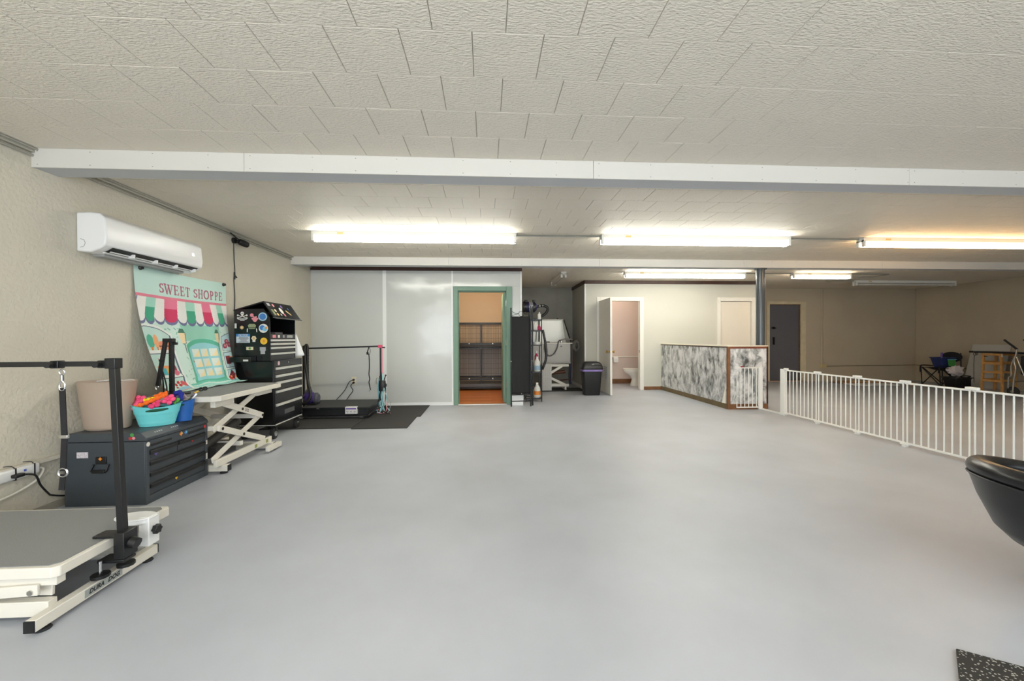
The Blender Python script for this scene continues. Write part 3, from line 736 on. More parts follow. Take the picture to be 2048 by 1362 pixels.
at = tme.color_attributes.new('print', 'FLOAT_COLOR', 'POINT')
at.data.foreach_set('color', np.concatenate([colr, np.ones((len(colr), 1))], 1).astype(np.float32).ravel())
tp = link('tapestry', tme, M('printed_cloth', (200, 220, 210), 0.85, attr='print'), None, loc=(XL, TY0, 0.7))
OFF[tp.name] = (XL, TY0, 0.7)
props(tp, 'pastel shop-front backdrop cloth reading SWEET SHOPPE pinned to the wall', 'tapestry')
for y in (TY0 + 0.065, TY1 - 0.05):
    part('clip', MB().lathe([(0.018, 0), (0.020, 0.008), (0.012, 0.02), (0.014, 0.026)], (XL + 0.012, y, TZ - 0.02), 14, axis='X'), M('pewter', (70, 68, 66), 0.4, 0.7), tp)

# ---- power strip on the raceway with two cords
ps = thing('power_strip', 'white power strip tied low on the wall beside the grey tool chest', 'power strip', (XL, 2.70, 0.29))
part('body', MB().prism([(XL + 0.002, 0.295), (XL + 0.045, 0.295), (XL + 0.052, 0.305), (XL + 0.052, 0.358), (XL + 0.045, 0.366), (XL + 0.002, 0.366)], 2.62, 2.945, 'Y'), PLASTICW, ps, 0.004)
for y in (2.80, 2.91):
    part('zip_tie', MB().box(XL, XL + 0.055, y, y + 0.007, 0.292, 0.295).box(XL + 0.052, XL + 0.0545, y, y + 0.007, 0.292, 0.37).tube(smooth_path([(XL + 0.05, y, 0.368), (XL + 0.04, y - 0.01, 0.385), (XL + 0.015, y - 0.03, 0.388)]), 0.003, 5), BLACKP, ps)
part('switch', MB().box(XL + 0.052, XL + 0.056, 2.85, 2.862, 0.335, 0.348), M('switch_blue', (70, 90, 170), 0.4), ps)
part('plug', MB().box(XL + 0.05, XL + 0.085, 2.775, 2.83, 0.312, 0.335), BLACKP, ps, 0.006)
part('black_cord', MB().tube(smooth_path([(XL + 0.07, 2.83, 0.322), (XL + 0.09, 2.88, 0.30), (XL + 0.07, 2.93, 0.22), (XL + 0.06, 2.99, 0.14), (XL + 0.035, 3.04, 0.11), (XL + 0.028, 3.14, 0.07), (XL + 0.028, 3.3, 0.03)]), 0.006, 8), BLACKP, ps)
part('white_cord', MB().tube(smooth_path([(XL + 0.03, 2.945, 0.33), (XL + 0.035, 2.985, 0.31), (XL + 0.03, 2.95, 0.25), (XL + 0.02, 2.86, 0.21), (XL + 0.02, 2.74, 0.19), (XL + 0.02, 2.5, 0.18)]), 0.007, 8), M('cord_cream', (222, 218, 204), 0.5), ps)

# ---- low grooming table with the maker's plate
GM = M('grey_table_mat', (134, 135, 135), 0.7, bump=(160, 0.5, 0.004))
t1 = thing('grooming_table', 'low cream-framed grooming table with grey top, lettered plate on its base bar', 'table', (-2.30, 2.11, 0))
tx0, tx1, ty0, ty1, tz = -2.86, -1.775, 1.812, 2.442, 0.243
ch = 0.02
top = [(tx0, ty0), (tx1 - ch, ty0), (tx1, ty0 + ch), (tx1, ty1 - ch), (tx1 - ch, ty1), (tx0, ty1)]
part('table_top', MB().prism(top, tz - 0.045, tz, 'Z'), CREAMM, t1, 0.004)
part('rubber_top', MB().prism([(tx0 + .02, ty0 + .018), (tx1 - .045, ty0 + .018), (tx1 - .02, ty0 + .043), (tx1 - .02, ty1 - .043), (tx1 - .045, ty1 - .018), (tx0 + .02, ty1 - .018)], tz, tz + 0.003, 'Z'), GM, t1)
for y in (1.86, 2.36):
    part('upper_rail', MB().box(-2.80, -1.80, y - 0.02, y + 0.02, 0.155, 0.198), CREAMM, t1, 0.003)
    part('lower_rail', MB().box(-2.82, -1.835, y - 0.02, y + 0.02, 0.025, 0.088), CREAMM, t1, 0.003)
    part('scissor_arm', MB().bar((-2.75, y - 0.03, 0.105), (-1.86, y - 0.03, 0.145), 0.014, 0.045), CREAMM, t1, 0.003)
    part('scissor_arm', MB().bar((-2.75, y + 0.03, 0.150), (-1.86, y + 0.03, 0.110), 0.014, 0.045), CREAMM, t1, 0.003)
    for bx_, bz_ in ((-1.885, 0.137), (-2.3, 0.126)): part('pivot_bolt', MB().cyl((bx_, y - 0.042, bz_), (bx_, y - 0.036, bz_), 0.011, n=10), STEEL, t1)
for x in (-1.815, -2.80):
    part('base_bar', MB().box(x - 0.020, x + 0.020, 1.752, 2.368, 0.018, 0.066), CREAMM, t1, 0.003)
    for y, d in ((1.752, -0.006), (2.368, 0.006)):
        part('end_cap', MB().box(x - 0.0195, x + 0.0195, min(y, y + d), max(y, y + d), 0.019, 0.065), BLACKP, t1)
    for y in (1.80, 2.32):
        part('rubber_foot', MB().lathe([(0.026, 0), (0.028, 0.004), (0.024, 0.010), (0.010, 0.012), (0.010, 0.019)], (x, y, 0), 14), BLACKR, t1)
part('cross_plate', MB().box(-2.1, -1.84, 2.33, 2.40, 0.10, 0.16), CREAMM, t1, 0.003)
part('motor', MB().cyl((-2.55, 2.11, 0.10), (-2.2, 2.11, 0.12), 0.045).box(-2.5, -2.3, 2.06, 2.16, 0.03, 0.12), BLACKP, t1)
part('plate', MB().box(-1.7952, -1.7935, 1.955, 2.145, 0.026, 0.060), M('plate_silver', (168, 172, 168), 0.4, 0.2), t1)
pl_ = [c for c in t1.children if c.name.startswith('plate')][0]
part('lettering', text_mb('DURA', 0.027, lambda x, y: (-1.7931, 2.010 + x, 0.043 + y), 1.0, 0.25, 0.0012), BLACKP, pl_)
part('lettering', text_mb('DOG', 0.027, lambda x, y: (-1.7931, 2.098 + x, 0.043 + y), 1.0, 0.25, 0.0012), BLACKP, pl_)
# white holder clamped on the table edge
ho = thing('clamp_tray', 'small cream plastic tray with a black star knob clamped on the low table edge', 'tray', (-1.78, 2.24, 0.25))
out = []
for k in range(20):
    a = 2 * math.pi * k / 20
    out.append((-1.80 + 0.085 * math.cos(a) + 0.0, 2.235 + 0.055 * math.sin(a)))
part('dish', MB().prism(out, tz + 0.004, tz + 0.026, 'Z').prism([((x + 1.80) * 1.12 - 1.80, (y - 2.235) * 1.12 + 2.235) for x, y in out], tz + 0.026, tz + 0.034, 'Z'), PLASTICW, ho, 0.003)
part('bracket', MB().box(-1.765, -1.715, 2.205, 2.275, 0.13, tz + 0.036), PLASTICW, ho, 0.004)
part('star_knob', MB().prism([(2.24 + (0.026 if k % 2 == 0 else 0.019) * math.cos(math.pi * k / 6), 0.205 + (0.026 if k % 2 == 0 else 0.019) * math.sin(math.pi * k / 6)) for k in range(12)], -1.714, -1.69, 'X'), BLACKP, ho, 0.003)
# arm clamped on the table
ga = thing('grooming_stand', 'black square grooming arm clamped to the low table, crossbar reaching past the tan bin', 'arm', (-1.735, 2.085, tz))
AX, AYy = -1.748, 2.085
part('post', MB().bar((AX + 0.012, AYy, 0.16), (AX - 0.024, AYy, 1.085), 0.030, 0.030, (0, 1, 0)), STEELD, ga, 0.002)
part('elbow', MB().box(AX - 0.05, AX - 0.002, AYy - 0.022, AYy + 0.022, 1.045, 1.095), STEELD, ga, 0.003)
part('crossbar', MB().bar((AX - 0.04, AYy, 1.068), (-2.93, AYy, 1.066), 0.024, 0.024), STEELD, ga, 0.002)
for x in (-1.815, -2.025):
    part('collar', MB().box(x - 0.018, x + 0.018, AYy - 0.018, AYy + 0.018, 1.048, 1.084), STEELD, ga, 0.003)
    part('knob', MB().cyl((x - 0.005, AYy - 0.018, 1.066), (x - 0.005, AYy - 0.045, 1.066), 0.015, n=10), BLACKP, ga)
part('clamp', MB().box(AX - 0.10, AX + 0.02, AYy - 0.035, AYy + 0.035, tz + 0.004, tz + 0.016).box(AX - 0.002, AX + 0.045, AYy - 0.04, AYy + 0.04, 0.15, tz + 0.03).box(AX - 0.08, AX + 0.04, AYy - 0.035, AYy + 0.035, 0.13, 0.145), STEELD, ga, 0.003)
for y in (AYy - 0.05, AYy + 0.05):
    part('clamp_screw', MB().cyl((AX - 0.035 + (y - AYy) * 0.3, y, 0.085), (AX - 0.035 + (y - AYy) * 0.3, y, 0.15), 0.007, n=8), CHROME, ga)
    part('clamp_knob', MB().lathe([(0.012, -0.004), (0.036, 0), (0.036, 0.014), (0.012, 0.02)], (AX - 0.035 + (y - AYy) * 0.3, y, 0.078), 10), BLACKP, ga)
part('tilt_knob', MB().cyl((AX + 0.045, AYy, 0.215), (AX + 0.075, AYy, 0.205), 0.026, n=10), BLACKP, ga)
# leash hanging from the crossbar
le = thing('grooming_leash', 'black strap with chrome clip hanging before the grey tool chest', 'leash', (-2.005, AYy, 0.50))
lx = -2.005
part('clip', MB().tube(smooth_path([(lx, AYy, 1.045), (lx + 0.012, AYy, 1.03), (lx, AYy, 1.015), (lx - 0.012, AYy, 1.03), (lx, AYy, 1.045)]), 0.003, 6).cyl((lx, AYy, 1.015), (lx, AYy, 0.99), 0.007).tube(smooth_path([(lx, AYy, 0.99), (lx + 0.012, AYy, 0.97), (lx + 0.008, AYy, 0.945), (lx - 0.008, AYy, 0.945), (lx - 0.012, AYy, 0.97), (lx, AYy, 0.99)]), 0.0035, 6), CHROME, le)
part('strap', MB().bar((lx, AYy, 0.955), (lx + 0.008, AYy, 0.72), 0.026, 0.005, (0, 1, 0)).bar((lx + 0.008, AYy, 0.72), (lx, AYy, 0.56), 0.026, 0.005, (0, 1, 0)).bar((lx, AYy, 0.545), (lx - 0.008, AYy, 0.47), 0.024, 0.005, (0, 1, 0)), M('nylon_black', (24, 23, 26), 0.8), le)
part('slider', MB().box(lx - 0.010, lx + 0.026, AYy - 0.006, AYy + 0.006, 0.715, 0.732), CHROME, le, 0.002)
part('ring', MB().tube([(lx - 0.001 + 0.020 * math.cos(2 * math.pi * k / 16), AYy, 0.553 + 0.020 * math.sin(2 * math.pi * k / 16)) for k in range(17)], 0.004, 6), CHROME, le)

# ---- low dark grey tool chest
TB = M('slate_paint', (62, 68, 74), 0.42, bump=(260, 0.12, 0.001))
TBD = M('slate_drawer', (54, 59, 64), 0.45)
c0, c1, e0, e1 = -2.975, -2.425, 3.102, 3.752
tb = thing('tool_chest', 'low slate grey tool chest with stickers, carrying the tan bin and the tubs', 'tool chest', (-2.70, 3.43, 0))
part('body', MB().box(c0, c1 - 0.01, e0, e1, 0.0, 0.452), TB, tb, 0.004)
part('lid', MB().prism([(c0, 0.456), (c1 + 0.004, 0.456), (c1 + 0.004, 0.478), (c1 - 0.04, 0.518), (c0 + 0.035, 0.518), (c0, 0.492)], e0 - 0.004, e1 + 0.004, 'Y'), TB, tb, 0.004)
for y in (e0, e1 - 0.03):
    part('corner_rail', MB().box(c1 - 0.01, c1, y, y + 0.03, 0.0, 0.452), TB, tb, 0.002)
part('plinth', MB().box(c1 - 0.01, c1 - 0.001, e0 + 0.03, e1 - 0.03, 0.0, 0.055), TB, tb, 0.002)
part('front_rail', MB().box(c1 - 0.01, c1 - 0.001, e0 + 0.03, e1 - 0.03, 0.385, 0.452), TB, tb, 0.002)
for a, b in ((e0 + 0.04, e0 + 0.24), (e0 + 0.42, e1 - 0.04)):
    part('latch_slot', MB().box(c1 - 0.002, c1 + 0.002, a, b, 0.408, 0.428), BLACKP, tb, 0.002)
zs = [0.060, 0.140, 0.222, 0.303, 0.383]
for i in range(4):
    spans = [(e0 + 0.032, e1 - 0.032)] if i < 3 else [(e0 + 0.032, e0 + 0.30), (e0 + 0.31, e1 - 0.032)]
    for a, b in spans:
        d = part('drawer', MB().box(c1 - 0.012, c1 - 0.004, a, b, zs[i] + 0.002, zs[i + 1] - 0.002), TBD, tb, 0.002)
        part('pull', MB().prism([(c1 - 0.004, zs[i + 1] - 0.034), (c1 + 0.006, zs[i + 1] - 0.032), (c1 + 0.010, zs[i + 1] - 0.008), (c1 - 0.004, zs[i + 1] - 0.002)], a, b, 'Y'), BLACKP, d, 0.002)
part('carry_handle', MB().box(-2.762, -2.69, e0 - 0.008, e0, 0.30, 0.352).tube([(-2.775, e0 - 0.006, 0.30), (-2.782, e0 - 0.018, 0.255), (-2.68, e0 - 0.018, 0.255), (-2.675, e0 - 0.006, 0.30)], 0.008, 6).box(-2.77, -2.685, e0 - 0.03, e0 - 0.010, 0.242, 0.262), BLACKP, tb, 0.003)
def sticker(parent, poly, mat, nrm, lab=None):
    return part('sticker', slab(poly, nrm, 0.0012), mat, parent, label=lab, smooth=False)
STW = M('sticker_white', (226, 222, 214), 0.5)
STc = {n: M('sticker_' + n, c, 0.45) for n, c in dict(red=(200, 44, 44), pink=(226, 140, 150), green=(70, 150, 70), blue=(60, 120, 190), orange=(230, 140, 50), yellow=(238, 190, 50), tan=(216, 178, 120), sky=(120, 190, 220), olive=(140, 148, 112), cream=(232, 214, 180), grey=(170, 168, 170), purple=(112, 86, 160)).items()}
def ngon(c, ax, ay, r, n=16, r2=None, ph=0):
    c = Vector(c); ax = Vector(ax); ay = Vector(ay)
    return [c + ax * ((r if (r2 is None or k % 2 == 0) else r2) * math.cos(2 * math.pi * k / n + ph)) + ay * ((r if (r2 is None or k % 2 == 0) else r2) * math.sin(2 * math.pi * k / n + ph)) for k in range(n)]
def rc(c, ax, ay, w, h):
    c = Vector(c); ax = Vector(ax) * w / 2; ay = Vector(ay) * h / 2
    return [c - ax - ay, c + ax - ay, c + ax + ay, c - ax + ay]
EX, EY, EZ = (1, 0, 0), (0, 1, 0), (0, 0, 1)
NY = (0, -1, 0); PXn = (1, 0, 0)
lab_ = sticker(tb, rc((-2.853, e0 - 0.0005, 0.365), EX, EZ, 0.076, 0.042), M('label_print', (206, 198, 204), 0.5, var=(120, 0.35)), NY, 'small printed label')
y0s = e0 - 0.0045
s_ = sticker(tb, ngon((-2.528, y0s, 0.478), EX, EZ, 0.011), STc['red'], NY, 'cherry sticker'); part('cherry', slab(ngon((-2.505, y0s, 0.480), EX, EZ, 0.011), NY, 0.0012), STc['pink'], s_)
part('leaf', slab(ngon((-2.516, y0s, 0.503), EX, EZ, 0.014, 6), NY, 0.0012), STc['green'], s_)
part('red_logo', slab(ngon((-2.727, e0 - 0.009, 0.338), EX, EZ, 0.014, 8, 0.008), NY, 0.0012), STc['orange'], [c for c in tb.children if c.name.startswith('carry_handle')][0])
xf = c1 + 0.001
sticker(tb, ngon((xf, 3.118, 0.43), EY, EZ, 0.016, 10), STW, PXn)
for y, m1, m2 in ((3.44, 'orange', 'tan'), (3.49, 'blue', 'sky')):
    s_ = sticker(tb, ngon((xf, y, 0.432), EY, EZ, 0.022, 8, 0.012), STc[m1], PXn, m1 + ' butterfly sticker'); part('wing', slab(ngon((xf + 0.0012, y + 0.006, 0.434), EY, EZ, 0.010, 6), PXn, 0.0008), STc[m2], s_)
sticker(tb, ngon((xf, 3.715, 0.432), EY, EZ, 0.014, 8), STc['red'], PXn)
sticker(tb, ngon((xf - 0.003, 3.19, 0.345), EY, EZ, 0.02, 8, 0.010), STc['purple'], PXn)
sticker(tb, ngon((xf - 0.003, 3.57, 0.35), EY, EZ, 0.018, 8, 0.011), STc['red'], PXn); sticker(tb, ngon((xf - 0.003, 3.39, 0.10), EY, EZ, 0.016, 8, 0.010), STc['yellow'], PXn)
sticker(tb, rc((xf, 3.737, 0.29), EY, EZ, 0.016, 0.035), STW, PXn); sticker(tb, rc((xf, 3.737, 0.17), EY, EZ, 0.018, 0.05), STW, PXn)
for k, y in enumerate((3.20, 3.36)):
    part('lid_lettering', MB().add([(c1 - 0.022 + q, y + j * 0.02 + a, 0.5025 - q * 0.9 + 0.001) for j in range(4) for a, q in ((0, 0), (0.012, 0), (0.012, 0.008), (0, 0.008))], [(j * 4, j * 4 + 1, j * 4 + 2, j * 4 + 3) for j in range(4)]), M('silver_print', (170, 172, 176), 0.4), tb)

# ---- tan waste bin on the chest
bx, by, bz = -2.83, 3.275, 0.519
wb_ = thing('waste_bin', 'tall tan plastic waste bin standing on the grey tool chest', 'bin', (bx, by, bz))
TAN = M('tan_plastic', (176, 158, 142), 0.6, bump=(300, 0.1, 0.001))
part('shell', MB().lathe([(0.140, 0.0), (0.150, 0.006), (0.155, 0.02), (0.196, 0.345), (0.200, 0.352), (0.196, 0.356), (0.190, 0.35), (0.150, 0.02), (0.01, 0.015)], (bx, by, bz), 40, 0.93, 0.72), TAN, wb_)
part('bag_edge', MB().tube([(bx + 0.189 * math.cos(a) * .93, by + 0.189 * math.sin(a) * .72, bz + 0.346 + 0.003 * math.sin(a * 7)) for a in [R(20 + 14 * k) for k in range(10)]], 0.005, 6), PLASTICW, wb_)

# ---- oval tubs and what is in them
def oval_tub(name, label, c, a_b, a_t, b_b, b_t, h, rot, mat, rings):
    t = thing(name, label, 'tub', c, 'oval tubs on the tool chest', rot, world=False)
    n = 40
    prof = []
    m = 16
    for i in range(m + 1):
        q = i / m
        bump_ = sum(0.003 * math.exp(-((q - r0) / 0.012) ** 2) for r0 in rings)
        prof.append((q, bump_))
    R_ = []
    def wav(a): return 0.018 * (math.cos(2 * a)) # rim dips over the long sides
    for q, bu in prof:
        A = a_b + (a_t - a_b) * q + bu; B = b_b + (b_t - b_b) * q + bu
        R_.append([(A * math.cos(2 * math.pi * k / n), B * math.sin(2 * math.pi * k / n), h * q + wav(2 * math.pi * k / n) * q ** 4 * 0.6) for k in range(n)])
    R_.append([(x * 1.05, y * 1.05, z + 0.001) for x, y, z in R_[-1]])
    R_.append([(x * 0.91, y * 0.91, z + 0.0) for x, y, z in R_[-1]])
    R_.append([(x * a_b / a_t * 0.97, y * b_b / b_t * 0.97, 0.006) for x, y, z in R_[-1]])
    mb = MB(); mb.ring(R_)
    part('shell', mb, mat, t, angle=60)
    # grip slots near the rim at one end
    for s in (1, -1):
        q = 0.80; A = a_b + (a_t - a_b) * q; B = b_b + (b_t - b_b) * q
        pts = []
        for k in range(11):
            th = R(-118 + 5.5 * k) if s > 0 else R(62 + 5.5 * k)
            pts.append((A * 1.0 * math.cos(th), B * 1.0 * math.sin(th), h * q + 0.004 * (k - 5) / 5))
        part('grip_slot', MB().tube(pts, 0.011, 8, flat=1.0, radii=[0.004 + 0.008 * math.sin(math.pi * (k + .5) / 11) for k in range(11)]), M('slot_green', (26, 84, 60), 0.8) if 'turq' in label else M('slot_navy', (14, 22, 44), 0.8), t)
    return t
oval_tub('toy_tub', 'turquoise oval tub heaped with bright toys on the grey tool chest', (-2.55, 3.37, 0.520), 0.105, 0.150, 0.068, 0.088, 0.155, R(37), M('turquoise_plastic', (110, 206, 210), 0.4), (0.12, 0.2, 0.62, 0.70))
oval_tub('tool_tub', 'blue oval tub of grooming tools behind the turquoise tub', (-2.485, 3.53, 0.520), 0.070, 0.092, 0.045, 0.060, 0.165, R(15), M('royal_blue_plastic', (24, 92, 170), 0.4), (0.15, 0.55))
FUZ = {n: M('fleece_' + n, c, 0.9, bump=(240, 0.6, 0.004)) for n, c in dict(pink=(248, 92, 138), rose=(232, 70, 120), orange=(250, 116, 34), yellow=(250, 226, 40), blue=(36, 48, 150), green=(90, 170, 60), navy=(34, 34, 80)).items()}
def bloom(label, col, c, r, seed, petals=5):
    rr = random.Random(seed)
    t = thing('fleece_toy', label, 'toy', c, 'fleece toys in the turquoise tub', rr.uniform(0, 6), world=False)
    for k in range(petals):
        a = 2 * math.pi * k / petals
        d = r * 0.62
        part('petal', MB().ball((d * math.cos(a), d * math.sin(a), 0.006 * math.sin(3 * a + seed)), r * 0.42, 10, 7, 1, 1, 0.8), FUZ[col], t)
    part('middle', MB().ball((0, 0, 0.008), r * 0.34, 10, 7, 1, 1, 0.8), FUZ['rose' if col == 'pink' else col], t)
    t.rotation_euler = (rr.uniform(0.5, 1.1), rr.uniform(-0.4, 0.4), rr.uniform(-0.6, 0.6))
def twist(label, col, pts, r):
    solo('fleece_toy', MB().tube(smooth_path(pts, 5), r, 9, radii=[r * (0.8 + 0.25 * math.sin(i * 1.9)) for i in range((len(pts) - 1) * 5 + 1)]), FUZ[col], label, 'toy', pts[0], 'fleece toys in the turquoise tub')
o = (-2.507, 3.33, 0.520)
bloom('pink flower-shaped fleece toy next to the tan bin in the turquoise tub', 'pink', (-2.658, 3.340, 0.715), 0.045, 1)
bloom('larger pink fleece flower drooping over the turquoise tub rim', 'pink', (-2.653, 3.300, 0.680), 0.042, 2)
bloom('pink fleece flower beside the grip slot of the turquoise tub', 'pink', (-2.463, 3.370, 0.715), 0.045, 3)
bloom('rose fleece flower low in the middle of the turquoise tub', 'rose', (-2.523, 3.310, 0.685), 0.044, 4)
twist('orange twisted fleece rope lying across the turquoise tub', 'orange', [(-2.643, 3.280, 0.675), (-2.598, 3.290, 0.690), (-2.558, 3.320, 0.712), (-2.518, 3.350, 0.735), (-2.488, 3.380, 0.755)], 0.019)
twist('second orange fleece rope curled behind the yellow one', 'orange', [(-2.618, 3.350, 0.705), (-2.583, 3.370, 0.725), (-2.543, 3.390, 0.750), (-2.503, 3.410, 0.762)], 0.020)
twist('short yellow fleece rope in the turquoise tub', 'yellow', [(-2.608, 3.320, 0.715), (-2.573, 3.330, 0.722), (-2.543, 3.340, 0.728)], 0.018)
twist('dark blue fleece coil at the back of the turquoise tub', 'blue', [(-2.503, 3.460, 0.72), (-2.473, 3.470, 0.755), (-2.438, 3.460, 0.75), (-2.428, 3.440, 0.70)], 0.022)
twist('small green fleece scrap showing at the turquoise tub rim', 'green', [(-2.448, 3.400, 0.68), (-2.428, 3.405, 0.70), (-2.415, 3.400, 0.715)], 0.014)
twist('navy fleece scrap behind the pink flower in the tub', 'navy', [(-2.643, 3.410, 0.70), (-2.613, 3.420, 0.722), (-2.573, 3.420, 0.715)], 0.018)
# tools standing in the blue tub
tt = thing('slicker_brush', 'grey slicker brush standing in the blue tub', 'brush', (-2.500, 3.530, 0.54))
part('handle', MB().tube(smooth_path([(-2.500, 3.530, 0.56), (-2.480, 3.510, 0.66), (-2.470, 3.500, 0.70)]), 0.010, 8), M('brush_grey', (110, 108, 118), 0.5), tt)
part('pad', MB().bar((-2.505, 3.495, 0.700), (-2.435, 3.510, 0.725), 0.02, 0.045, (0, -0.6, 1)), M('brush_pad', (170, 150, 156), 0.6), tt, 0.004)
tt = thing('grooming_scissors', 'pair of scissors with yellow-green grips leaning out of the blue tub', 'scissors', (-2.480, 3.570, 0.54))
part('blade', MB().bar((-2.500, 3.570, 0.62), (-2.420, 3.590, 0.735), 0.004, 0.014).bar((-2.490, 3.570, 0.62), (-2.410, 3.600, 0.73), 0.004, 0.014), CHROME, tt)
part('shank', MB().cyl((-2.420, 3.590, 0.735), (-2.395, 3.600, 0.752), 0.006), STc['yellow'], tt)
part('finger_ring', MB().tube([(-2.375 + 0.017 * math.cos(a), 3.60, 0.765 + 0.013 * math.sin(a)) for a in [2 * math.pi * k / 12 for k in range(13)]], 0.005, 6).tube([(-2.35 + 0.015 * math.cos(a), 3.61, 0.770 + 0.013 * math.sin(a)) for a in [2 * math.pi * k / 12 for k in range(13)]], 0.005, 6), BLACKP, tt)
# ---- raised scissor-lift grooming table
t2 = thing('lift_table', 'cream scissor-lift grooming table raised between the two tool chests', 'table', (-2.55, 4.15, 0))
x0, x1, y0, y1, tz2 = -2.87, -2.245, 3.60, 4.72, 0.700
k_ = 0.05
top = [(x0, y0), (x1 - k_, y0), (x1, y0 + k_), (x1, y1 - k_), (x1 - k_, y1), (x0, y1)]
part('table_top', MB().prism(top, tz2 - 0.045, tz2, 'Z'), CREAMM, t2, 0.004)
part('rubber_top', MB().prism([(x0 + .02, y0 + .02), (x1 - .06, y0 + .02), (x1 - .02, y0 + .06), (x1 - .02, y1 - .06), (x1 - .06, y1 - .02), (x0 + .02, y1 - .02)], tz2, tz2 + 0.003, 'Z'), GM, t2)
for xs, sg, f in ((-2.335, 1, 0.0), (-2.78, -1, 0.075)):
    part('upper_channel', MB().box(xs - 0.02, xs + 0.02, 3.68, 3.95, 0.595, 0.655), CREAMM, t2, 0.003)
    part('upper_channel', MB().box(xs - 0.02, xs + 0.02, 4.33, 4.62, 0.605, 0.655), CREAMM, t2, 0.003)
    A = part('scissor_arm', MB().bar((xs - 0.022 * sg, 3.70 + f, 0.135 + f * 0.34), (xs - 0.022 * sg, 4.44, 0.385), 0.014, 0.052), CREAMM, t2, 0.003)
    B = part('scissor_arm', MB().bar((xs, 3.76 + f * 0.5, 0.405 - f * 0.18), (xs, 4.50, 0.135), 0.014, 0.055), CREAMM, t2, 0.003)
    Cc = part('scissor_arm', MB().bar((xs - 0.022 * sg, 3.72 + f, 0.40 + f * 0.35), (xs - 0.022 * sg, 4.42, 0.645), 0.014, 0.052), CREAMM, t2, 0.003)
    D = part('scissor_arm', MB().bar((xs, 3.76, 0.635), (xs, 4.47, 0.385), 0.014, 0.058), CREAMM, t2, 0.003)
    for arm, yb, zb in ((B, 4.12, 0.272), (B, 3.80, 0.392), (D, 4.10, 0.515), (D, 4.45, 0.392)):
        part('pivot_bolt', MB().cyl((xs - 0.008 * sg, yb, zb), (xs + 0.013 * sg, yb, zb), 0.013, n=10), M('bolt_dark', (70, 66, 58), 0.4, 0.6), arm)
    part('base_rail', MB().box(xs - 0.012, xs + 0.016, 3.70 + f, 4.62, 0.075, 0.135), CREAMM, t2, 0.003)
for y in (3.78, 4.36):
    part('cross_tube', MB().box(-2.78, -2.335, y - 0.018, y + 0.018, 0.380, 0.42), CREAMM, t2, 0.003)
part('cross_tube', MB().box(-2.78, -2.335, 4.08, 4.12, 0.17, 0.21), CREAMM, t2, 0.003)
for y in (3.80, 4.58):
    part('base_bar', MB().box(-2.87, -2.275, y - 0.025, y + 0.025, 0.02, 0.075), CREAMM, t2, 0.003)
    part('end_cap', MB().box(-2.275, -2.270, y - 0.024, y + 0.024, 0.021, 0.074), BLACKP, t2)
    for x in (-2.32, -2.82):
        part('rubber_foot', MB().lathe([(0.030, 0), (0.032, 0.006), (0.026, 0.014), (0.012, 0.021)], (x, y, 0), 14), BLACKR, t2)
part('outrigger', MB().box(-2.275, -2.235, 4.40, 4.66, 0.02, 0.07), CREAMM, t2, 0.003)
part('actuator', MB().cyl((-2.55, 3.85, 0.20), (-2.55, 4.4, 0.34), 0.04).cyl((-2.55, 3.80, 0.20), (-2.62, 3.95, 0.24), 0.055).box(-2.60, -2.45, 3.9, 4.2, 0.10, 0.2), M('motor_grey', (70, 68, 66), 0.5, 0.3), t2)
part('marking', text_mb('LTZ', 0.036, lambda x, y: (-2.335 + 0.0075, 4.17 + x, 0.490 - x * 0.352 + y), 1.0, 0.2, 0.001), BLACKP, t2)
part('warning_label', MB().box(-2.319, -2.3175, 4.29, 4.33, 0.088, 0.122).box(-2.319, -2.3175, 4.50, 4.54, 0.088, 0.122), M('label_green', (150, 158, 90), 0.5), t2)
# folded arm on it
fa = thing('folded_stand', 'black folded grooming arm with hanging straps standing before the tapestry', 'arm', (-2.735, 3.78, tz2))
part('post', MB().box(-2.752, -2.722, 3.765, 3.795, tz2 + 0.004, 1.180), STEELD, fa, 0.002)
part('elbow', MB().box(-2.80, -2.715, 3.76, 3.80, 1.155, 1.190), STEELD, fa, 0.003)
part('swing_bar', MB().bar((-2.785, 3.775, 1.160), (-2.845, 3.77, 0.78), 0.026, 0.026, (0, 1, 0)), STEELD, fa, 0.002)
part('knob', MB().cyl((-2.722, 3.78, 1.145), (-2.69, 3.78, 1.145), 0.012, n=10).cyl((-2.80, 3.76, 1.0), (-2.80, 3.735, 1.0), 0.012, n=10), BLACKP, fa)
part('clamp', MB().box(-2.80, -2.60, 3.75, 3.81, tz2 + 0.004, tz2 + 0.018), STEELD, fa, 0.002)
for dx in (0.03, 0.055):
    part('strap', MB().tube(smooth_path([(-2.82, 3.765, 0.95), (-2.81 + dx * 0.3, 3.755, 0.90), (-2.815 + dx, 3.75, 0.78), (-2.815 + dx, 3.75, 0.712)]), 0.006, 6), M('nylon_black', (24, 23, 26), 0.8), fa)
part('clip', MB().tube(smooth_path([(-2.85, 3.765, 0.79), (-2.862, 3.765, 0.77), (-2.85, 3.765, 0.745), (-2.838, 3.765, 0.77), (-2.85, 3.765, 0.79)]), 0.004, 6), CHROME, fa)

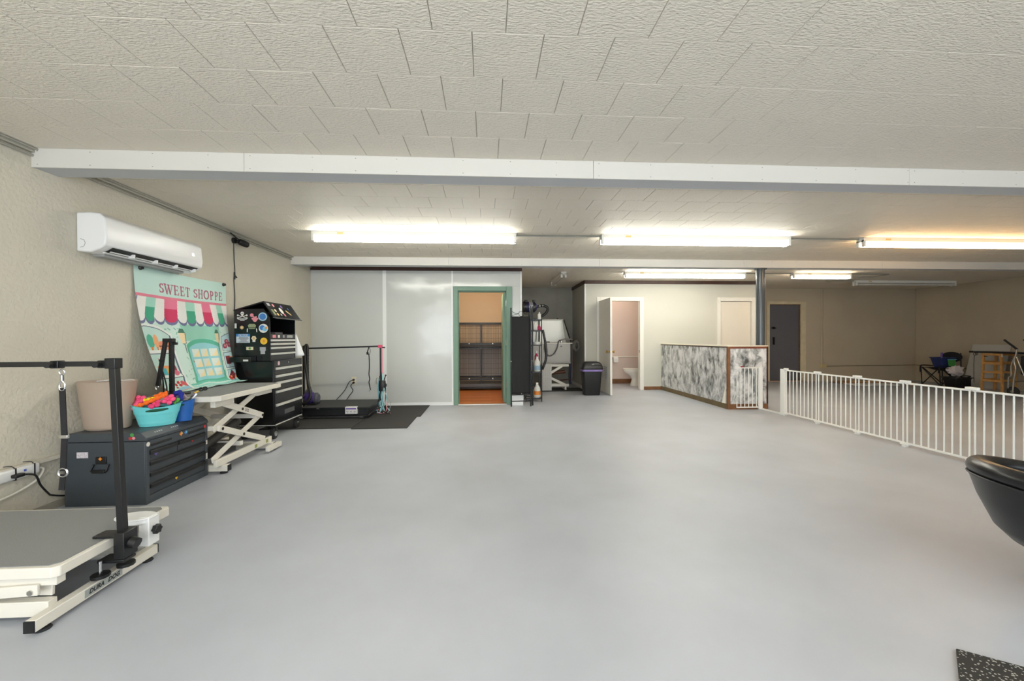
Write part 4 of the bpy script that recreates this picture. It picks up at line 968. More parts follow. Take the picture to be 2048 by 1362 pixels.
# ---- tall black roller tool chest
TK = M('black_gloss', (18, 19, 20), 0.22)
TKF = M('black_drawer', (34, 34, 35), 0.32)
tc = thing('roller_chest', 'tall black rolling tool chest covered in stickers, lid raised', 'tool chest', (-2.70, 5.3, 0))
lx0, lx1, ly0, ly1 = -2.90, -2.47, 4.99, 5.71
lower = part('lower_cabinet', MB().box(lx0, lx1 - 0.012, ly0, ly1, 0.16, 0.925), TK, tc, 0.006)
for y in (ly0, ly1 - 0.03): part('corner_rail', MB().box(lx1 - 0.012, lx1, y, y + 0.03, 0.16, 0.925), TK, lower, 0.003)
part('top_rail', MB().box(lx1 - 0.012, lx1, ly0 + 0.03, ly1 - 0.03, 0.855, 0.925), TKF, lower, 0.002)
part('badge', slab(ngon((lx1, ly0 + 0.10, 0.892), EY, EZ, 0.025, 14), PXn, 0.002), M('badge_pink', (214, 180, 186), 0.4), lower)
part('lock', MB().cyl((lx1, ly0 + 0.33, 0.893), (lx1 + 0.006, ly0 + 0.33, 0.893), 0.011), CHROME, lower)
zz = [0.195, 0.42, 0.577, 0.680, 0.760, 0.852]
for i in range(5):
    d = part('drawer', MB().box(lx1 - 0.010, lx1 - 0.002, ly0 + 0.032, ly1 - 0.032, zz[i] + 0.003, zz[i + 1] - 0.003), TKF if i else TK, tc, 0.002)
    part('handle', MB().prism([(lx1 - 0.003, zz[i + 1] - 0.036), (lx1 + 0.016, zz[i + 1] - 0.034), (lx1 + 0.018, zz[i + 1] - 0.010), (lx1 - 0.003, zz[i + 1] - 0.006)], ly0 + 0.032, ly1 - 0.032, 'Y'), ALU, d, 0.002)
part('decal', rect((lx1 - 0.0012, 5.36, 0.29), EY, EZ, 0.26, 0.055), M('decal_grey', (90, 90, 92), 0.4), tc)
part('trim_strip', MB().box(lx1 - 0.004, lx1 + 0.002, ly0 + 0.01, ly1 - 0.01, 0.166, 0.178), ALU, tc)
part('trim_strip', MB().box(lx0, lx1, ly0 - 0.002, ly0, 0.168, 0.175), ALU, tc)
for y, x in ((ly0 + 0.06, lx1 - 0.04), (ly1 - 0.08, lx1 - 0.04), (ly0 + 0.06, lx0 + 0.06), (ly1 - 0.08, lx0 + 0.06)):
    cz = part('caster_fork', MB().box(x - 0.032, x + 0.032, y - 0.045, y + 0.045, 0.146, 0.16).box(x - 0.030, x - 0.025, y - 0.014, y + 0.014, 0.07, 0.146).box(x + 0.025, x + 0.030, y - 0.014, y + 0.014, 0.07, 0.146), BLACKP, tc, 0.001)
    part('wheel', MB().lathe([(0.035, -0.019), (0.066, -0.017), (0.070, 0), (0.066, 0.017), (0.035, 0.019)], (x, y, 0.070), 24, axis='X'), BLACKR, cz)
    part('hub', MB().lathe([(0.004, 0.020), (0.038, 0.021), (0.040, 0.024), (0.014, 0.034), (0.004, 0.034)], (x, y, 0.070), 10, axis='X'), CHROME, cz)
ux0, ux1, uy0, uy1 = -2.905, -2.505, 4.965, 5.60
sidep = [(ux0, 0.927), (ux1, 0.927), (ux1, 1.43), (-2.575, 1.535), (ux0, 1.525)]
for y in (uy0, uy1 - 0.012):
    part('side_panel', MB().prism(sidep, y, y + 0.012, 'Y'), TK, tc, 0.003)
part('upper_cabinet', MB().box(ux0, ux1 - 0.012, uy0 + 0.012, uy1 - 0.012, 0.927, 1.235).box(ux0, ux0 + 0.012, uy0 + 0.012, uy1 - 0.012, 1.235, 1.52), TK, tc, 0.002)
part('control_strip', MB().box(ux1 - 0.012, ux1, uy0 + 0.012, uy1 - 0.012, 1.185, 1.240), TKF, tc, 0.002)
strip = [c for c in tc.children if c.name.startswith('control_strip')][0]
for y, w, m in ((5.06, 0.075, STc['pink']), (5.17, 0.045, STW), (5.29, 0.04, STc['grey']), (5.45, 0.15, M('foil_print', (176, 176, 170), 0.3, 0.5, var=(90, 0.3)))):
    part('sticker', slab(rc((ux1, y, 1.212), EY, EZ, w, 0.034), PXn, 0.001), m, strip)
uz = [0.935, 1.022, 1.092, 1.138, 1.183]
for i in range(4):
    d = part('drawer', MB().box(ux1 - 0.010, ux1 - 0.002, uy0 + 0.018, uy1 - 0.018, uz[i] + 0.002, uz[i + 1] - 0.002), TKF, tc, 0.002)
    part('handle', MB().prism([(ux1 - 0.003, uz[i + 1] - 0.030), (ux1 + 0.014, uz[i + 1] - 0.028), (ux1 + 0.016, uz[i + 1] - 0.009), (ux1 - 0.003, uz[i + 1] - 0.005)], uy0 + 0.018, uy1 - 0.018, 'Y'), ALU, d, 0.002)
part('face_rail', MB().box(ux1 - 0.012, ux1, uy0 + 0.012, uy1 - 0.012, 0.927, 0.937), TKF, tc)
# lid: gable of two plates, stickers on the front flap
lid = part('lid', MB().prism([(ux0 - 0.004, 1.520), (-2.575, 1.622), (-2.455, 1.445), (-2.468, 1.440), (-2.580, 1.604), (ux0 - 0.004, 1.505)], uy0 - 0.005, uy1 + 0.03, 'Y'), TK, tc, 0.002)
part('lid_edge', MB().prism([(-2.470, 1.446), (-2.435, 1.430), (-2.432, 1.417), (-2.475, 1.430)], uy0, uy1 + 0.04, 'Y'), M('lid_edge_grey', (70, 70, 70), 0.4), lid, 0.002)
part('hinge_grille', MB().box(-2.85, -2.62, uy1 - 0.05, uy1 - 0.04, 1.50, 1.56), M('grille_brown', (70, 40, 36), 0.6), lid)
ax_ = Vector((0, 1, 0)); ay_ = Vector((-2.575 + 2.455, 0, 1.622 - 1.445)).normalized(); nn = Vector((0.177, 0, 0.12)).normalized()
def lidp(u, v): return Vector((-2.455, 0, 1.445)) + ay_ * v + Vector((0, u, 0)) + nn * 0.0005
for u, v, kind, m in ((5.02, 0.17, 'r', 'grey'), (5.02, 0.06, 'r2', 'olive'), (5.09, 0.09, 'c', 'cream'), (5.09, 0.035, 'c', 'tan'), (5.12, 0.165, 'c', 'pink'), (5.17, 0.035, 'd', 'white'), (5.24, 0.095, 'o', 'white'), (5.26, 0.035, 'c', 'pink'), (5.31, 0.16, 'c', 'purple'), (5.40, 0.075, 'l', 'tan'), (5.46, 0.14, 'd', 'blue')):
    mm = STW if m == 'white' else STc[m]
    p = lidp(u, v)
    if kind == 'r': poly = rc(p, ax_, ay_, 0.06, 0.04)
    elif kind == 'r2': poly = rc(p, ax_, ay_, 0.045, 0.085)
    elif kind == 'c': poly = ngon(p, ax_, ay_, 0.022, 12)
    elif kind == 'o': poly = [p + ax_ * 0.036 * math.cos(q) + ay_ * 0.046 * math.sin(q) for q in [2 * math.pi * i / 16 for i in range(16)]]
    elif kind == 'd': poly = ngon(p, ax_, ay_, 0.022, 8, 0.010)
    else: poly = rc(p, (ax_ * 0.8 - ay_ * 0.6), (ax_ * 0.6 + ay_ * 0.8), 0.10, 0.026)
    s_ = part('sticker', slab(poly, nn, 0.001), mm, lid, smooth=False)
# things inside the open top
bt = solo('spray_can', MB().lathe([(0.028, 0), (0.03, 0.004), (0.03, 0.115), (0.018, 0.132), (0.012, 0.134), (0.012, 0.152)], (-2.60, 5.08, 1.236)), M('navy_can', (36, 44, 66), 0.4), 'dark blue spray can inside the open top of the black chest', 'can', (-2.60, 5.08, 1.236))
bt = solo('clipper_case', MB().box(-2.66, -2.54, 5.16, 5.34, 1.236, 1.262), M('case_grey', (88, 88, 88), 0.5), 'flat grey clipper case inside the open top of the black chest', 'case', (-2.60, 5.25, 1.236), bevel=0.005)
# side stickers (on the panel that faces the camera)
sy = uy0 - 0.0006
def st(x, z, poly_fn, m, lab=None): return part('sticker', slab(poly_fn((x, sy, z)), NY, 0.0012), m, tc, label=lab, smooth=False)
s_ = st(-2.813, 1.478, lambda c: ngon(c, EX, EZ, 0.020, 14), STW, 'white skull and crossed bones sticker')
def sub(nm, poly, m): return part(nm, slab(poly, NY, 0.0010), m, s_, smooth=False)
sub('jaw', rc((-2.813, sy, 1.456), EX, EZ, 0.020, 0.014), STW)
for d in (1, -1):
    a = Vector((d * 0.95, 0, -0.31)); b = Vector((0.31 * d, 0, 0.95))
    sub('bone', rc((-2.813, sy, 1.440), a, b, 0.105, 0.007), STW)
    for e_ in (1, -1): sub('bone_end', ngon(Vector((-2.813, sy, 1.440)) + a * 0.052 * e_, EX, EZ, 0.011, 8), STW)
    part('eye', slab(ngon((-2.813 + d * 0.007, sy - 0.0012, 1.478), EX, EZ, 0.0045, 8), NY, 0.0006), BLACKP, s_)
sub('banner', rc((-2.813, sy, 1.413), EX, EZ, 0.095, 0.013), STW); sub('banner', rc((-2.813, sy, 1.398), EX, EZ, 0.05, 0.007), STW)
st(-2.707, 1.457, lambda c: ngon(c, EX, EZ, 0.021), STc['pink'])
s_ = st(-2.585, 1.440, lambda c: ngon(c, EX, EZ, 0.050, 22), STc['sky'], 'round blue planet sticker'); sub('ring', ngon((-2.585, sy - .0012, 1.440), EX, EZ, 0.043, 20), STc['cream']); part('planet', slab(ngon((-2.585, sy - .0022, 1.440), EX, EZ, 0.038, 20), NY, 0.0008), STc['blue'], s_)
s_ = st(-2.672, 1.405, lambda c: ngon(c, EX, EZ, 0.026, 10), STc['pink'], 'pink paw sticker')
for dx, dz in ((-0.028, 0.012), (-0.012, 0.030), (0.012, 0.030), (0.028, 0.012)): sub('toe', ngon((-2.672 + dx, sy, 1.405 + dz), EX, EZ, 0.011, 8), STc['pink'])
s_ = st(-2.819, 1.315, lambda c: ngon(c, EX, EZ, 0.021), STc['tan']); part('dot', slab(ngon((-2.819, sy - .0012, 1.315), EX, EZ, 0.010, 10), NY, 0.0008), STc['cream'], s_)
s_ = st(-2.706, 1.335, lambda c: [(c[0] - 0.040, c[1], c[2] - 0.02), (c[0] + 0.040, c[1], c[2] - 0.02), (c[0] + 0.044, c[1], c[2] + 0.004), (c[0] + 0.028, c[1], c[2] + 0.022), (c[0] - 0.028, c[1], c[2] + 0.022), (c[0] - 0.044, c[1], c[2] + 0.004)], STc['olive'], 'olive cap sticker over a white arch')
for d in (-1, 1): sub('arch', [(-2.706 + d * 0.045, sy, 1.305), (-2.706 + d * 0.056, sy, 1.30), (-2.706 + d * 0.058, sy, 1.262), (-2.706 + d * 0.048, sy, 1.262)], STW)
sub('brim', rc((-2.706, sy, 1.303), EX, EZ, 0.07, 0.012), STc['olive'])
s_ = st(-2.578, 1.305, lambda c: ngon(c, EX, EZ, 0.052, 22), STW, 'round white sticker with a blue swirl'); part('swirl', slab(ngon((-2.590, sy - .0012, 1.312), EX, EZ, 0.030, 14), NY, 0.0008), STc['blue'], s_); part('swirl', slab(ngon((-2.562, sy - .0012, 1.298), EX, EZ, 0.026, 14), NY, 0.0009), STc['sky'], s_); part('swirl', slab(ngon((-2.548, sy - .0014, 1.310), EX, EZ, 0.014, 10), NY, 0.0009), STc['orange'], s_)
st(-2.888, 1.334, lambda c: rc(c, EX, EZ, 0.022, 0.056), STW)
s_ = st(-2.806, 1.190, lambda c: rc(c, EX, EZ, 0.152, 0.102), M('notice_grey', (206, 212, 218), 0.5), 'blue and grey notice label'); sub('header', rc((-2.806, sy - .0012, 1.226), EX, EZ, 0.152, 0.030), M('notice_blue', (58, 132, 196), 0.5))
part('lettering', text_mb('NOTICE', 0.028, lambda x, y: (-2.806 + x, sy - 0.0026, 1.226 + y), 1.0, 0.2, 0.0008), STW, s_)
for k_, (w, zz_) in enumerate(((0.10, 1.200), (0.11, 1.188), (0.085, 1.176), (0.07, 1.161), (0.11, 1.148))):
    sub('text_line', rc((-2.800, sy - .0012, zz_), EX, EZ, w, 0.006), M('text_ink', (96, 92, 104) if k_ < 3 else (44, 44, 60), 0.6))
s_ = st(-2.685, 1.190, lambda c: ngon(c, EX, EZ, 0.030, 12, 0.024), STc['cream']); sub('tail', rc((-2.685, sy, 1.158), EX, EZ, 0.032, 0.022), STW); part('crest', slab(ngon((-2.685, sy - .0012, 1.19), EX, EZ, 0.015, 8), NY, 0.0008), STc['tan'], s_)
s_ = st(-2.575, 1.157, lambda c: ngon(c, EX, EZ, 0.040, 20), STc['yellow'], 'round yellow-orange sticker'); part('figure', slab(ngon((-2.573, sy - .0012, 1.158), EX, EZ, 0.018, 8, 0.011), NY, 0.0008), STc['orange'], s_)
s_ = st(-2.732, 1.073, lambda c: rc(c, EX, EZ, 0.078, 0.036), STc['cream']); part('mark', slab(ngon((-2.732, sy - .0012, 1.073), EX, EZ, 0.014, 8), NY, 0.0008), STc['green'], s_)
s_ = st(-2.587, 1.066, lambda c: rc(c, EX, EZ, 0.066, 0.044), STc['grey'], 'grey tooth-shaped sticker'); sub('root', rc((-2.587, sy, 1.026), EX, EZ, 0.050, 0.038), STc['grey'])
# side tray hooked on the chest
tr = solo('side_tray', MB().box(-2.885, -2.66, 4.845, 4.962, 0.918, 0.926).box(-2.885, -2.66, 4.845, 4.853, 0.926, 0.978).box(-2.885, -2.877, 4.853, 4.962, 0.926, 0.978).box(-2.668, -2.66, 4.853, 4.962, 0.926, 0.978).box(-2.885, -2.66, 4.954, 4.962, 0.926, 0.99), TK, 'narrow black tray hooked on the side of the stickered chest', 'tray', (-2.80, 4.90, 0.918), bevel=0.002)
part('label_tag', MB().box(-2.74, -2.685, 4.843, 4.845, 0.93, 0.95), STW, tr)
# loose white sheet curling beside the chest
def sheet(u, v):
    a = R(200) * u
    r = 0.05 + 0.10 * v
    return (-2.57 + r * math.sin(a) * 0.9, 5.66 + r * 0.30 * (1 - math.cos(a)), 1.22 - 0.28 * v + 0.05 * u)
pmb = MB().grid(sheet, 20, 12)
o = solo('paper_sheet', pmb, PLASTICW, 'white paper sheet curled beside the upper black chest', 'paper', (-2.57, 5.68, 0.93))
sm_ = o.modifiers.new('thick', 'SOLIDIFY'); sm_.thickness = 0.0015

# ---- rubber mats by the back wall
MATB = M('rubber_mat', (50, 49, 47), 0.85, bump=(180, 0.5, 0.004), var=(160, 0.35))
solo('floor_mat', MB().box(-2.95, -0.995, 6.30, 7.33, 0.0, 0.010), MATB, 'black rubber mat under the low black table reaching to the white wall', 'mat', (-1.9, 6.8, 0), 'rubber mats by the back wall', bevel=0.002)
solo('floor_mat', MB().box(-2.95, -1.775, 5.55, 6.295, 0.0, 0.010), MATB, 'black rubber mat beside the rolling tool chest wheels', 'mat', (-2.3, 5.9, 0), 'rubber mats by the back wall', bevel=0.002)
solo('floor_mat', MB().box(-1.765, -1.045, 5.50, 6.294, 0.0, 0.012), MATB, 'black rubber mat lying foremost beside the open grey floor', 'mat', (-1.4, 5.9, 0), 'rubber mats by the back wall', bevel=0.002)

# ---- low black table with its over-arm
lt = thing('low_black_table', 'low black grooming table on mats with a white outlet strip on its front', 'table', (-2.2, 6.6, 0.0))
part('table_top', MB().box(-2.73, -1.72, 6.20, 6.98, 0.145, 0.172), STEELD, lt, 0.004)
part('rubber_top', MB().box(-2.715, -1.735, 6.215, 6.965, 0.172, 0.176), M('black_top_mat', (58, 58, 58), 0.7), lt)
part('skirt', MB().box(-2.70, -1.75, 6.24, 6.94, 0.05, 0.145), BLACKP, lt, 0.004)
part('base_frame', MB().box(-2.75, -1.74, 6.20, 6.25, 0.012, 0.05).box(-2.75, -1.74, 6.92, 6.97, 0.012, 0.05).box(-2.75, -2.70, 6.25, 6.92, 0.012, 0.05).box(-1.79, -1.74, 6.25, 6.92, 0.012, 0.05), STEELD, lt, 0.004)
part('chrome_edge', MB().box(-2.72, -1.80, 6.192, 6.198, 0.030, 0.040), CHROME, lt)
part('nameplate', MB().box(-2.48, -2.44, 6.196, 6.2, 0.155, 0.165), STEEL, lt)
part('pedal', MB().tube(smooth_path([(-1.80, 6.18, 0.03), (-1.72, 6.15, 0.06), (-1.66, 6.25, 0.12), (-1.60, 6.35, 0.14)]), 0.010, 8).box(-1.86, -1.76, 6.14, 6.20, 0.015, 0.03), STEELD, lt)
part('pedal', MB().tube(smooth_path([(-2.73, 6.17, 0.05), (-2.66, 6.13, 0.035), (-2.58, 6.14, 0.06)]), 0.008, 8), CHROME, lt)
osn = part('outlet_strip', MB().box(-2.070, -1.895, 6.185, 6.24, 0.075, 0.183), M('strip_white', (214, 212, 208), 0.4), lt, 0.008)
part('strip_band', MB().box(-2.055, -1.91, 6.183, 6.185, 0.145, 0.165), STc['purple'], osn)
for k in range(3):
    for dx, dz in ((-0.009, 0.012), (0.009, 0.012), (0, -0.006)):
        part('socket_hole', MB().box(-2.035 + k * 0.053 + dx - 0.003, -2.035 + k * 0.053 + dx + 0.003, 6.1835, 6.185, 0.103 + dz - 0.006, 0.103 + dz + 0.006), BLACKP, osn)
oa = thing('overhead_frame', 'black over-arm frame with a pink corner joint above the low black table', 'arm', (-2.2, 6.6, 0.02))
part('post', MB().box(-2.842, -2.812, 6.585, 6.615, 0.012, 1.075), STEELD, oa, 0.003)
part('crossbar', MB().bar((-2.83, 6.6, 1.030), (-1.655, 6.6, 1.060), 0.024, 0.024), STEELD, oa, 0.003)
part('post', MB().box(-1.668, -1.640, 6.586, 6.614, 0.012, 1.07), STEELD, oa, 0.003)
PKM = M('pink_paint', (206, 70, 104), 0.4)
part('pink_joint', MB().box(-1.690, -1.628, 6.578, 6.622, 1.035, 1.082), PKM, oa, 0.004)
part('pink_sleeve', MB().box(-1.6395, -1.626, 6.583, 6.617, 0.62, 1.035), M('pink_pale', (226, 140, 158), 0.4), oa, 0.003)
part('knob', MB().cyl((-1.628, 6.6, 1.040), (-1.600, 6.6, 1.040), 0.010).ball((-1.598, 6.6, 1.040), 0.013), BLACKP, oa)
# leash on the over-arm
l2 = thing('grooming_leash', 'thin black leash dangling from the over-arm in front of the white wall', 'leash', (-1.835, 6.6, 0.30))
part('strap', MB().tube(smooth_path([(-1.835, 6.6, 1.045), (-1.858, 6.595, 0.96), (-1.835, 6.6, 0.92), (-1.830, 6.6, 0.75), (-1.836, 6.6, 0.62), (-1.826, 6.6, 0.55), (-1.836, 6.6, 0.49), (-1.815, 6.6, 0.38)]), 0.008, 8), M('nylon_black', (24, 23, 26), 0.8), l2)
part('loop', MB().tube(smooth_path([(-1.835, 6.6, 1.05), (-1.815, 6.6, 1.0), (-1.822, 6.6, 0.95), (-1.838, 6.6, 0.92)]), 0.004, 6).box(-1.872, -1.842, 6.592, 6.608, 0.93, 0.97), BLACKP, l2)
part('clip', MB().tube(smooth_path([(-1.815, 6.6, 0.38), (-1.83, 6.6, 0.36), (-1.82, 6.6, 0.33), (-1.805, 6.6, 0.315)]), 0.005, 6), STEEL, l2)
# bundle of leads tied to the post
lb = thing('lead_bundle', 'tangled bunch of teal and black leads tied to the pink-topped post', 'leads', (-1.62, 6.58, 0.03))
TEAL = M('teal_cord', (104, 158, 170), 0.6); TEAL2 = M('pale_teal_cord', (160, 198, 198), 0.6)
rr = random.Random(11)
part('pouch', MB().lathe([(0.05, 0), (0.062, 0.08), (0.055, 0.16), (0.045, 0.17)], (-1.625, 6.555, 0.36), 14, 1.0, 0.5), BLACKP, lb)
for k in range(9):
    x = -1.655 + rr.uniform(-0.01, 0.09); col = (TEAL, TEAL2, BLACKP)[k % 3]
    part('lead', MB().tube(smooth_path([(x, 6.555, 0.58 + rr.uniform(-.08, .08)), (x + rr.uniform(-.02, .03), 6.54, 0.42), (x + rr.uniform(-.02, .03), 6.545, 0.27), (x + rr.uniform(-.03, .05), 6.54, 0.15), (x + rr.uniform(-.05, .08), 6.53, 0.06)]), rr.uniform(0.006, 0.011), 6), col, lb)
for k in range(8):
    x = -1.60 + rr.uniform(-0.08, 0.09); a = rr.uniform(0, 6)
    part('loose_end', MB().tube(smooth_path([(x, 6.53, 0.10 + rr.uniform(0, .12)), (x + 0.03 * math.cos(a), 6.50, 0.06), (x + 0.05 * math.cos(a + 1), 6.49, 0.035), (x + 0.06, 6.50 + 0.02 * math.sin(a), 0.022)]), 0.0055, 6), (BLACKP, TEAL2, STc['pink'], BLACKP)[k % 4], lb)
part('hook', MB().tube(smooth_path([(-1.65, 6.57, 0.57), (-1.70, 6.56, 0.57), (-1.715, 6.56, 0.53), (-1.705, 6.56, 0.47)]), 0.006, 6), STEEL, lb)
part('toggle', MB().cyl((-1.60, 6.57, 0.52), (-1.575, 6.57, 0.60), 0.008).ball((-1.572, 6.57, 0.605), 0.014).box(-1.598, -1.560, 6.55, 6.59, 0.43, 0.475), BLACKP, lb)
part('loose_end', MB().tube(smooth_path([(-1.59, 6.57, 0.45), (-1.56, 6.56, 0.3), (-1.50, 6.55, 0.2), (-1.50, 6.53, 0.1), (-1.53, 6.5, 0.03)]), 0.004, 6), M('grey_cord', (150, 160, 156), 0.6), lb)
# purple dryer with its hose thrown over the bar
dr = thing('floor_dryer', 'purple ball-bodied pet dryer with a black hose looped over the bar', 'dryer', (-2.70, 6.50, 0.177))
PUR = M('purple_gloss', (70, 52, 120), 0.12)
part('body', MB().ball((-2.70, 6.50, 0.285), 0.095, 22, 14, 1, 1, 1), PUR, dr)
part('motor_cover', MB().lathe([(0.05, 0), (0.082, 0.01), (0.085, 0.05), (0.06, 0.075)], (-2.645, 6.52, 0.27), 20, axis='X'), M('grey_cover', (86, 84, 96), 0.35), dr)
part('base', MB().box(-2.78, -2.58, 6.43, 6.58, 0.177, 0.20).cyl((-2.60, 6.42, 0.20), (-2.60, 6.60, 0.20), 0.022).cyl((-2.77, 6.42, 0.20), (-2.77, 6.60, 0.20), 0.022), BLACKP, dr, 0.004)
part('neck', MB().lathe([(0.055, 0), (0.045, 0.03), (0.028, 0.05), (0.03, 0.07)], (-2.71, 6.50, 0.365), 16), M('grey_cover', (86, 84, 96), 0.35), dr)
hp_ = smooth_path([(-2.715, 6.50, 0.43), (-2.735, 6.52, 0.55), (-2.75, 6.55, 0.80), (-2.765, 6.59, 1.02), (-2.785, 6.60, 1.085), (-2.805, 6.585, 1.02), (-2.775, 6.54, 0.80), (-2.71, 6.46, 0.55), (-2.645, 6.40, 0.36), (-2.655, 6.375, 0.27), (-2.72, 6.365, 0.215), (-2.80, 6.38, 0.225), (-2.825, 6.41, 0.27), (-2.79, 6.40, 0.31), (-2.745, 6.39, 0.30)], 10)
part('hose', MB().tube(hp_, 0.021, 10, radii=[0.0225 if i % 2 else 0.020 for i in range(len(hp_))]), BLACKP, dr)
# wall outlet with two cords
wo = thing('wall_outlet', 'ivory wall outlet with two black cords on the white panelled wall', 'outlet', (-2.305, YP, 0.39))
part('cover_plate', MB().box(-2.345, -2.265, YP - 0.006, YP, 0.375, 0.515), M('ivory', (222, 212, 184), 0.45), wo, 0.003)
for z in (0.415, 0.465): part('plug', MB().cyl((-2.305, YP - 0.006, z), (-2.305, YP - 0.035, z), 0.018, n=12), BLACKP, wo)
part('cord', MB().tube(smooth_path([(-2.31, YP - 0.03, 0.465), (-2.37, YP - 0.05, 0.43), (-2.44, YP - 0.05, 0.30), (-2.50, YP - 0.06, 0.22), (-2.60, YP - 0.08, 0.10), (-2.62, YP - 0.1, 0.02)]), 0.006, 6), BLACKP, wo)
part('cord', MB().tube(smooth_path([(-2.31, YP - 0.03, 0.415), (-2.345, YP - 0.05, 0.36), (-2.31, YP - 0.05, 0.28), (-2.37, YP - 0.06, 0.19), (-2.42, YP - 0.08, 0.10), (-2.42, YP - 0.1, 0.02)]), 0.006, 6), BLACKP, wo)
# ================================================================== middle of the room
# ---- wire cages in the storeroom
cg = thing('dog_cage', 'bank of black wire dog cages on the storeroom floor beyond the green doorway', 'cage', (-0.11, 9.5, 0.008))
CX0, CX1, CY0, CY1 = -0.66, 0.42, 9.28, 9.92
CB = M('cage_black', (26, 25, 26), 0.4)
for x in (CX0, CX1 - 0.03, (CX0 + CX1) / 2 - 0.015):
    for y in (CY0, CY1 - 0.03):
        part('post', MB().box(x, x + 0.03, y, y + 0.03, 0.05, 1.53), CB, cg, 0.003)
for z, h in ((1.50, 0.03), (1.02, 0.045), (0.94, 0.03), (0.24, 0.04)):
    part('rail', MB().box(CX0, CX1, CY0 - 0.004, CY0 + 0.02, z, z + h), CB, cg, 0.003)
    part('rail', MB().box(CX0, CX1, CY1 - 0.02, CY1, z, z + h), CB, cg, 0.003)
part('tray', MB().box(CX0, CX1, CY0, CY1, 0.985, 1.005), CB, cg, 0.003)
part('tray', MB().box(CX0, CX1, CY0 - 0.03, CY1, 0.09, 0.16), M('tray_grey', (84, 84, 86), 0.4), cg, 0.006)
part('skid', MB().box(CX0, CX1, CY0 - 0.01, CY0 + 0.04, 0.05, 0.09), CB, cg, 0.003)
for x in (CX0 + 0.05, CX1 - 0.05):
    for y in (CY0 + 0.05, CY1 - 0.05):
        part('caster', MB().lathe([(0.01, -0.012), (0.022, -0.01), (0.022, 0.01), (0.01, 0.012)], (x, y, 0.031), 12, axis='X'), BLACKR, cg)
WIRE = M('cage_wire', (34, 32, 32), 0.4)
for zlo, zhi in ((0.28, 0.94), (1.065, 1.50)):
    for a, b in ((CX0 + 0.03, (CX0 + CX1) / 2 - 0.015), ((CX0 + CX1) / 2 + 0.015, CX1 - 0.03)):
        m = MB()
        n = 19
        for i in range(n + 1):
            x = a + 0.015 + (b - a - 0.03) * i / n
            m.box(x - 0.0018, x + 0.0018, CY0 + 0.006, CY0 + 0.010, zlo, zhi)
        nz = 6 if zhi < 1 else 4
        for i in range(nz + 1):
            z = zlo + (zhi - zlo) * i / nz
            m.box(a, b, CY0 + 0.002, CY0 + 0.006, z - 0.0022, z + 0.0022)
        d = part('cage_door', m, WIRE, cg, smooth=False, kind='stuff')
        part('latch', MB().box((a + b) / 2 - 0.01, (a + b) / 2 + 0.01, CY0 - 0.012, CY0, zlo - 0.02, zlo + 0.01), STEEL, d)
m = MB()
for i in range(46):
    x = CX0 + 0.03 + (CX1 - CX0 - 0.06) * i / 45
    m.box(x - 0.0015, x + 0.0015, CY1 - 0.012, CY1 - 0.009, 0.28, 1.5)
part('back_panel', MB().box(CX0 + 0.03, CX1 - 0.03, CY1 - 0.008, CY1 - 0.004, 0.25, 0.98), M('cage_back_white', (206, 198, 190), 0.6), cg)
part('back_mesh', m, WIRE, cg, smooth=False, kind='stuff')

# ---- fabric screen beside the doorway
ds = thing('fabric_screen', 'black fabric room screen on a metal frame beside the green doorway', 'screen', (0.60, 7.15, 0))
part('post', MB().cyl((0.425, 7.10, 0.0), (0.425, 7.10, 1.70), 0.012, n=10), STEELD, ds)
for dx in (0.765, 0.805): part('post', MB().cyl((dx, 7.15 + (dx - 0.785) * 2, 0.0), (dx, 7.15 + (dx - 0.785) * 2, 1.735), 0.013, n=10), STEELD, ds)
for z in (1.545, 0.20, 0.09): part('rail', MB().cyl((0.425, 7.10, z), (0.785, 7.15, z), 0.008, n=8), STEELD, ds)
def cloth(u, v):
    x = 0.430 + 0.345 * u; y = 7.10 + 0.05 * u
    return (x, y - 0.014 + 0.012 * math.sin(u * 8 + v * 2) * (0.3 + v) * math.sin(math.pi * u), 1.548 - 1.335 * v)
o = part('fabric', MB().grid(cloth, 20, 30), M('black_cloth', (30, 30, 31), 0.9, bump=(300, 0.3, 0.002)), ds)
q = o.modifiers.new('thick', 'SOLIDIFY'); q.thickness = 0.002
part('scroll', MB().tube([(0.605 + 0.045 * math.cos(a), 7.125, 1.60 + 0.045 * math.sin(a)) for a in [2 * math.pi * k / 20 for k in range(21)]], 0.004, 6), STEELD, ds)
for s in (1, -1):
    part('scroll', MB().tube(smooth_path([(0.605 + s * 0.17, 7.125 + s * 0.02, 1.645), (0.605 + s * 0.11, 7.125, 1.61), (0.605 + s * 0.05, 7.125, 1.60), (0.605 + s * 0.11, 7.125, 1.585), (0.605 + s * 0.17, 7.125 + s * 0.02, 1.555)]), 0.004, 6), STEELD, ds)
part('grommet', MB().ball((0.425, 7.085, 0.78), 0.010).ball((0.785, 7.130, 0.78), 0.010).ball((0.60, 7.095, 0.225), 0.009), CHROME, ds)
wbx = thing('white_box', 'plain white carton standing on the floor beneath the fabric screen', 'box', (0.54, 7.28, 0))
part('carton', MB().box(0.445, 0.640, 7.20, 7.335, 0.0, 0.085), PLASTICW, wbx, 0.003)
part('lid', MB().box(0.442, 0.643, 7.197, 7.338, 0.086, 0.182), PLASTICW, wbx, 0.003)

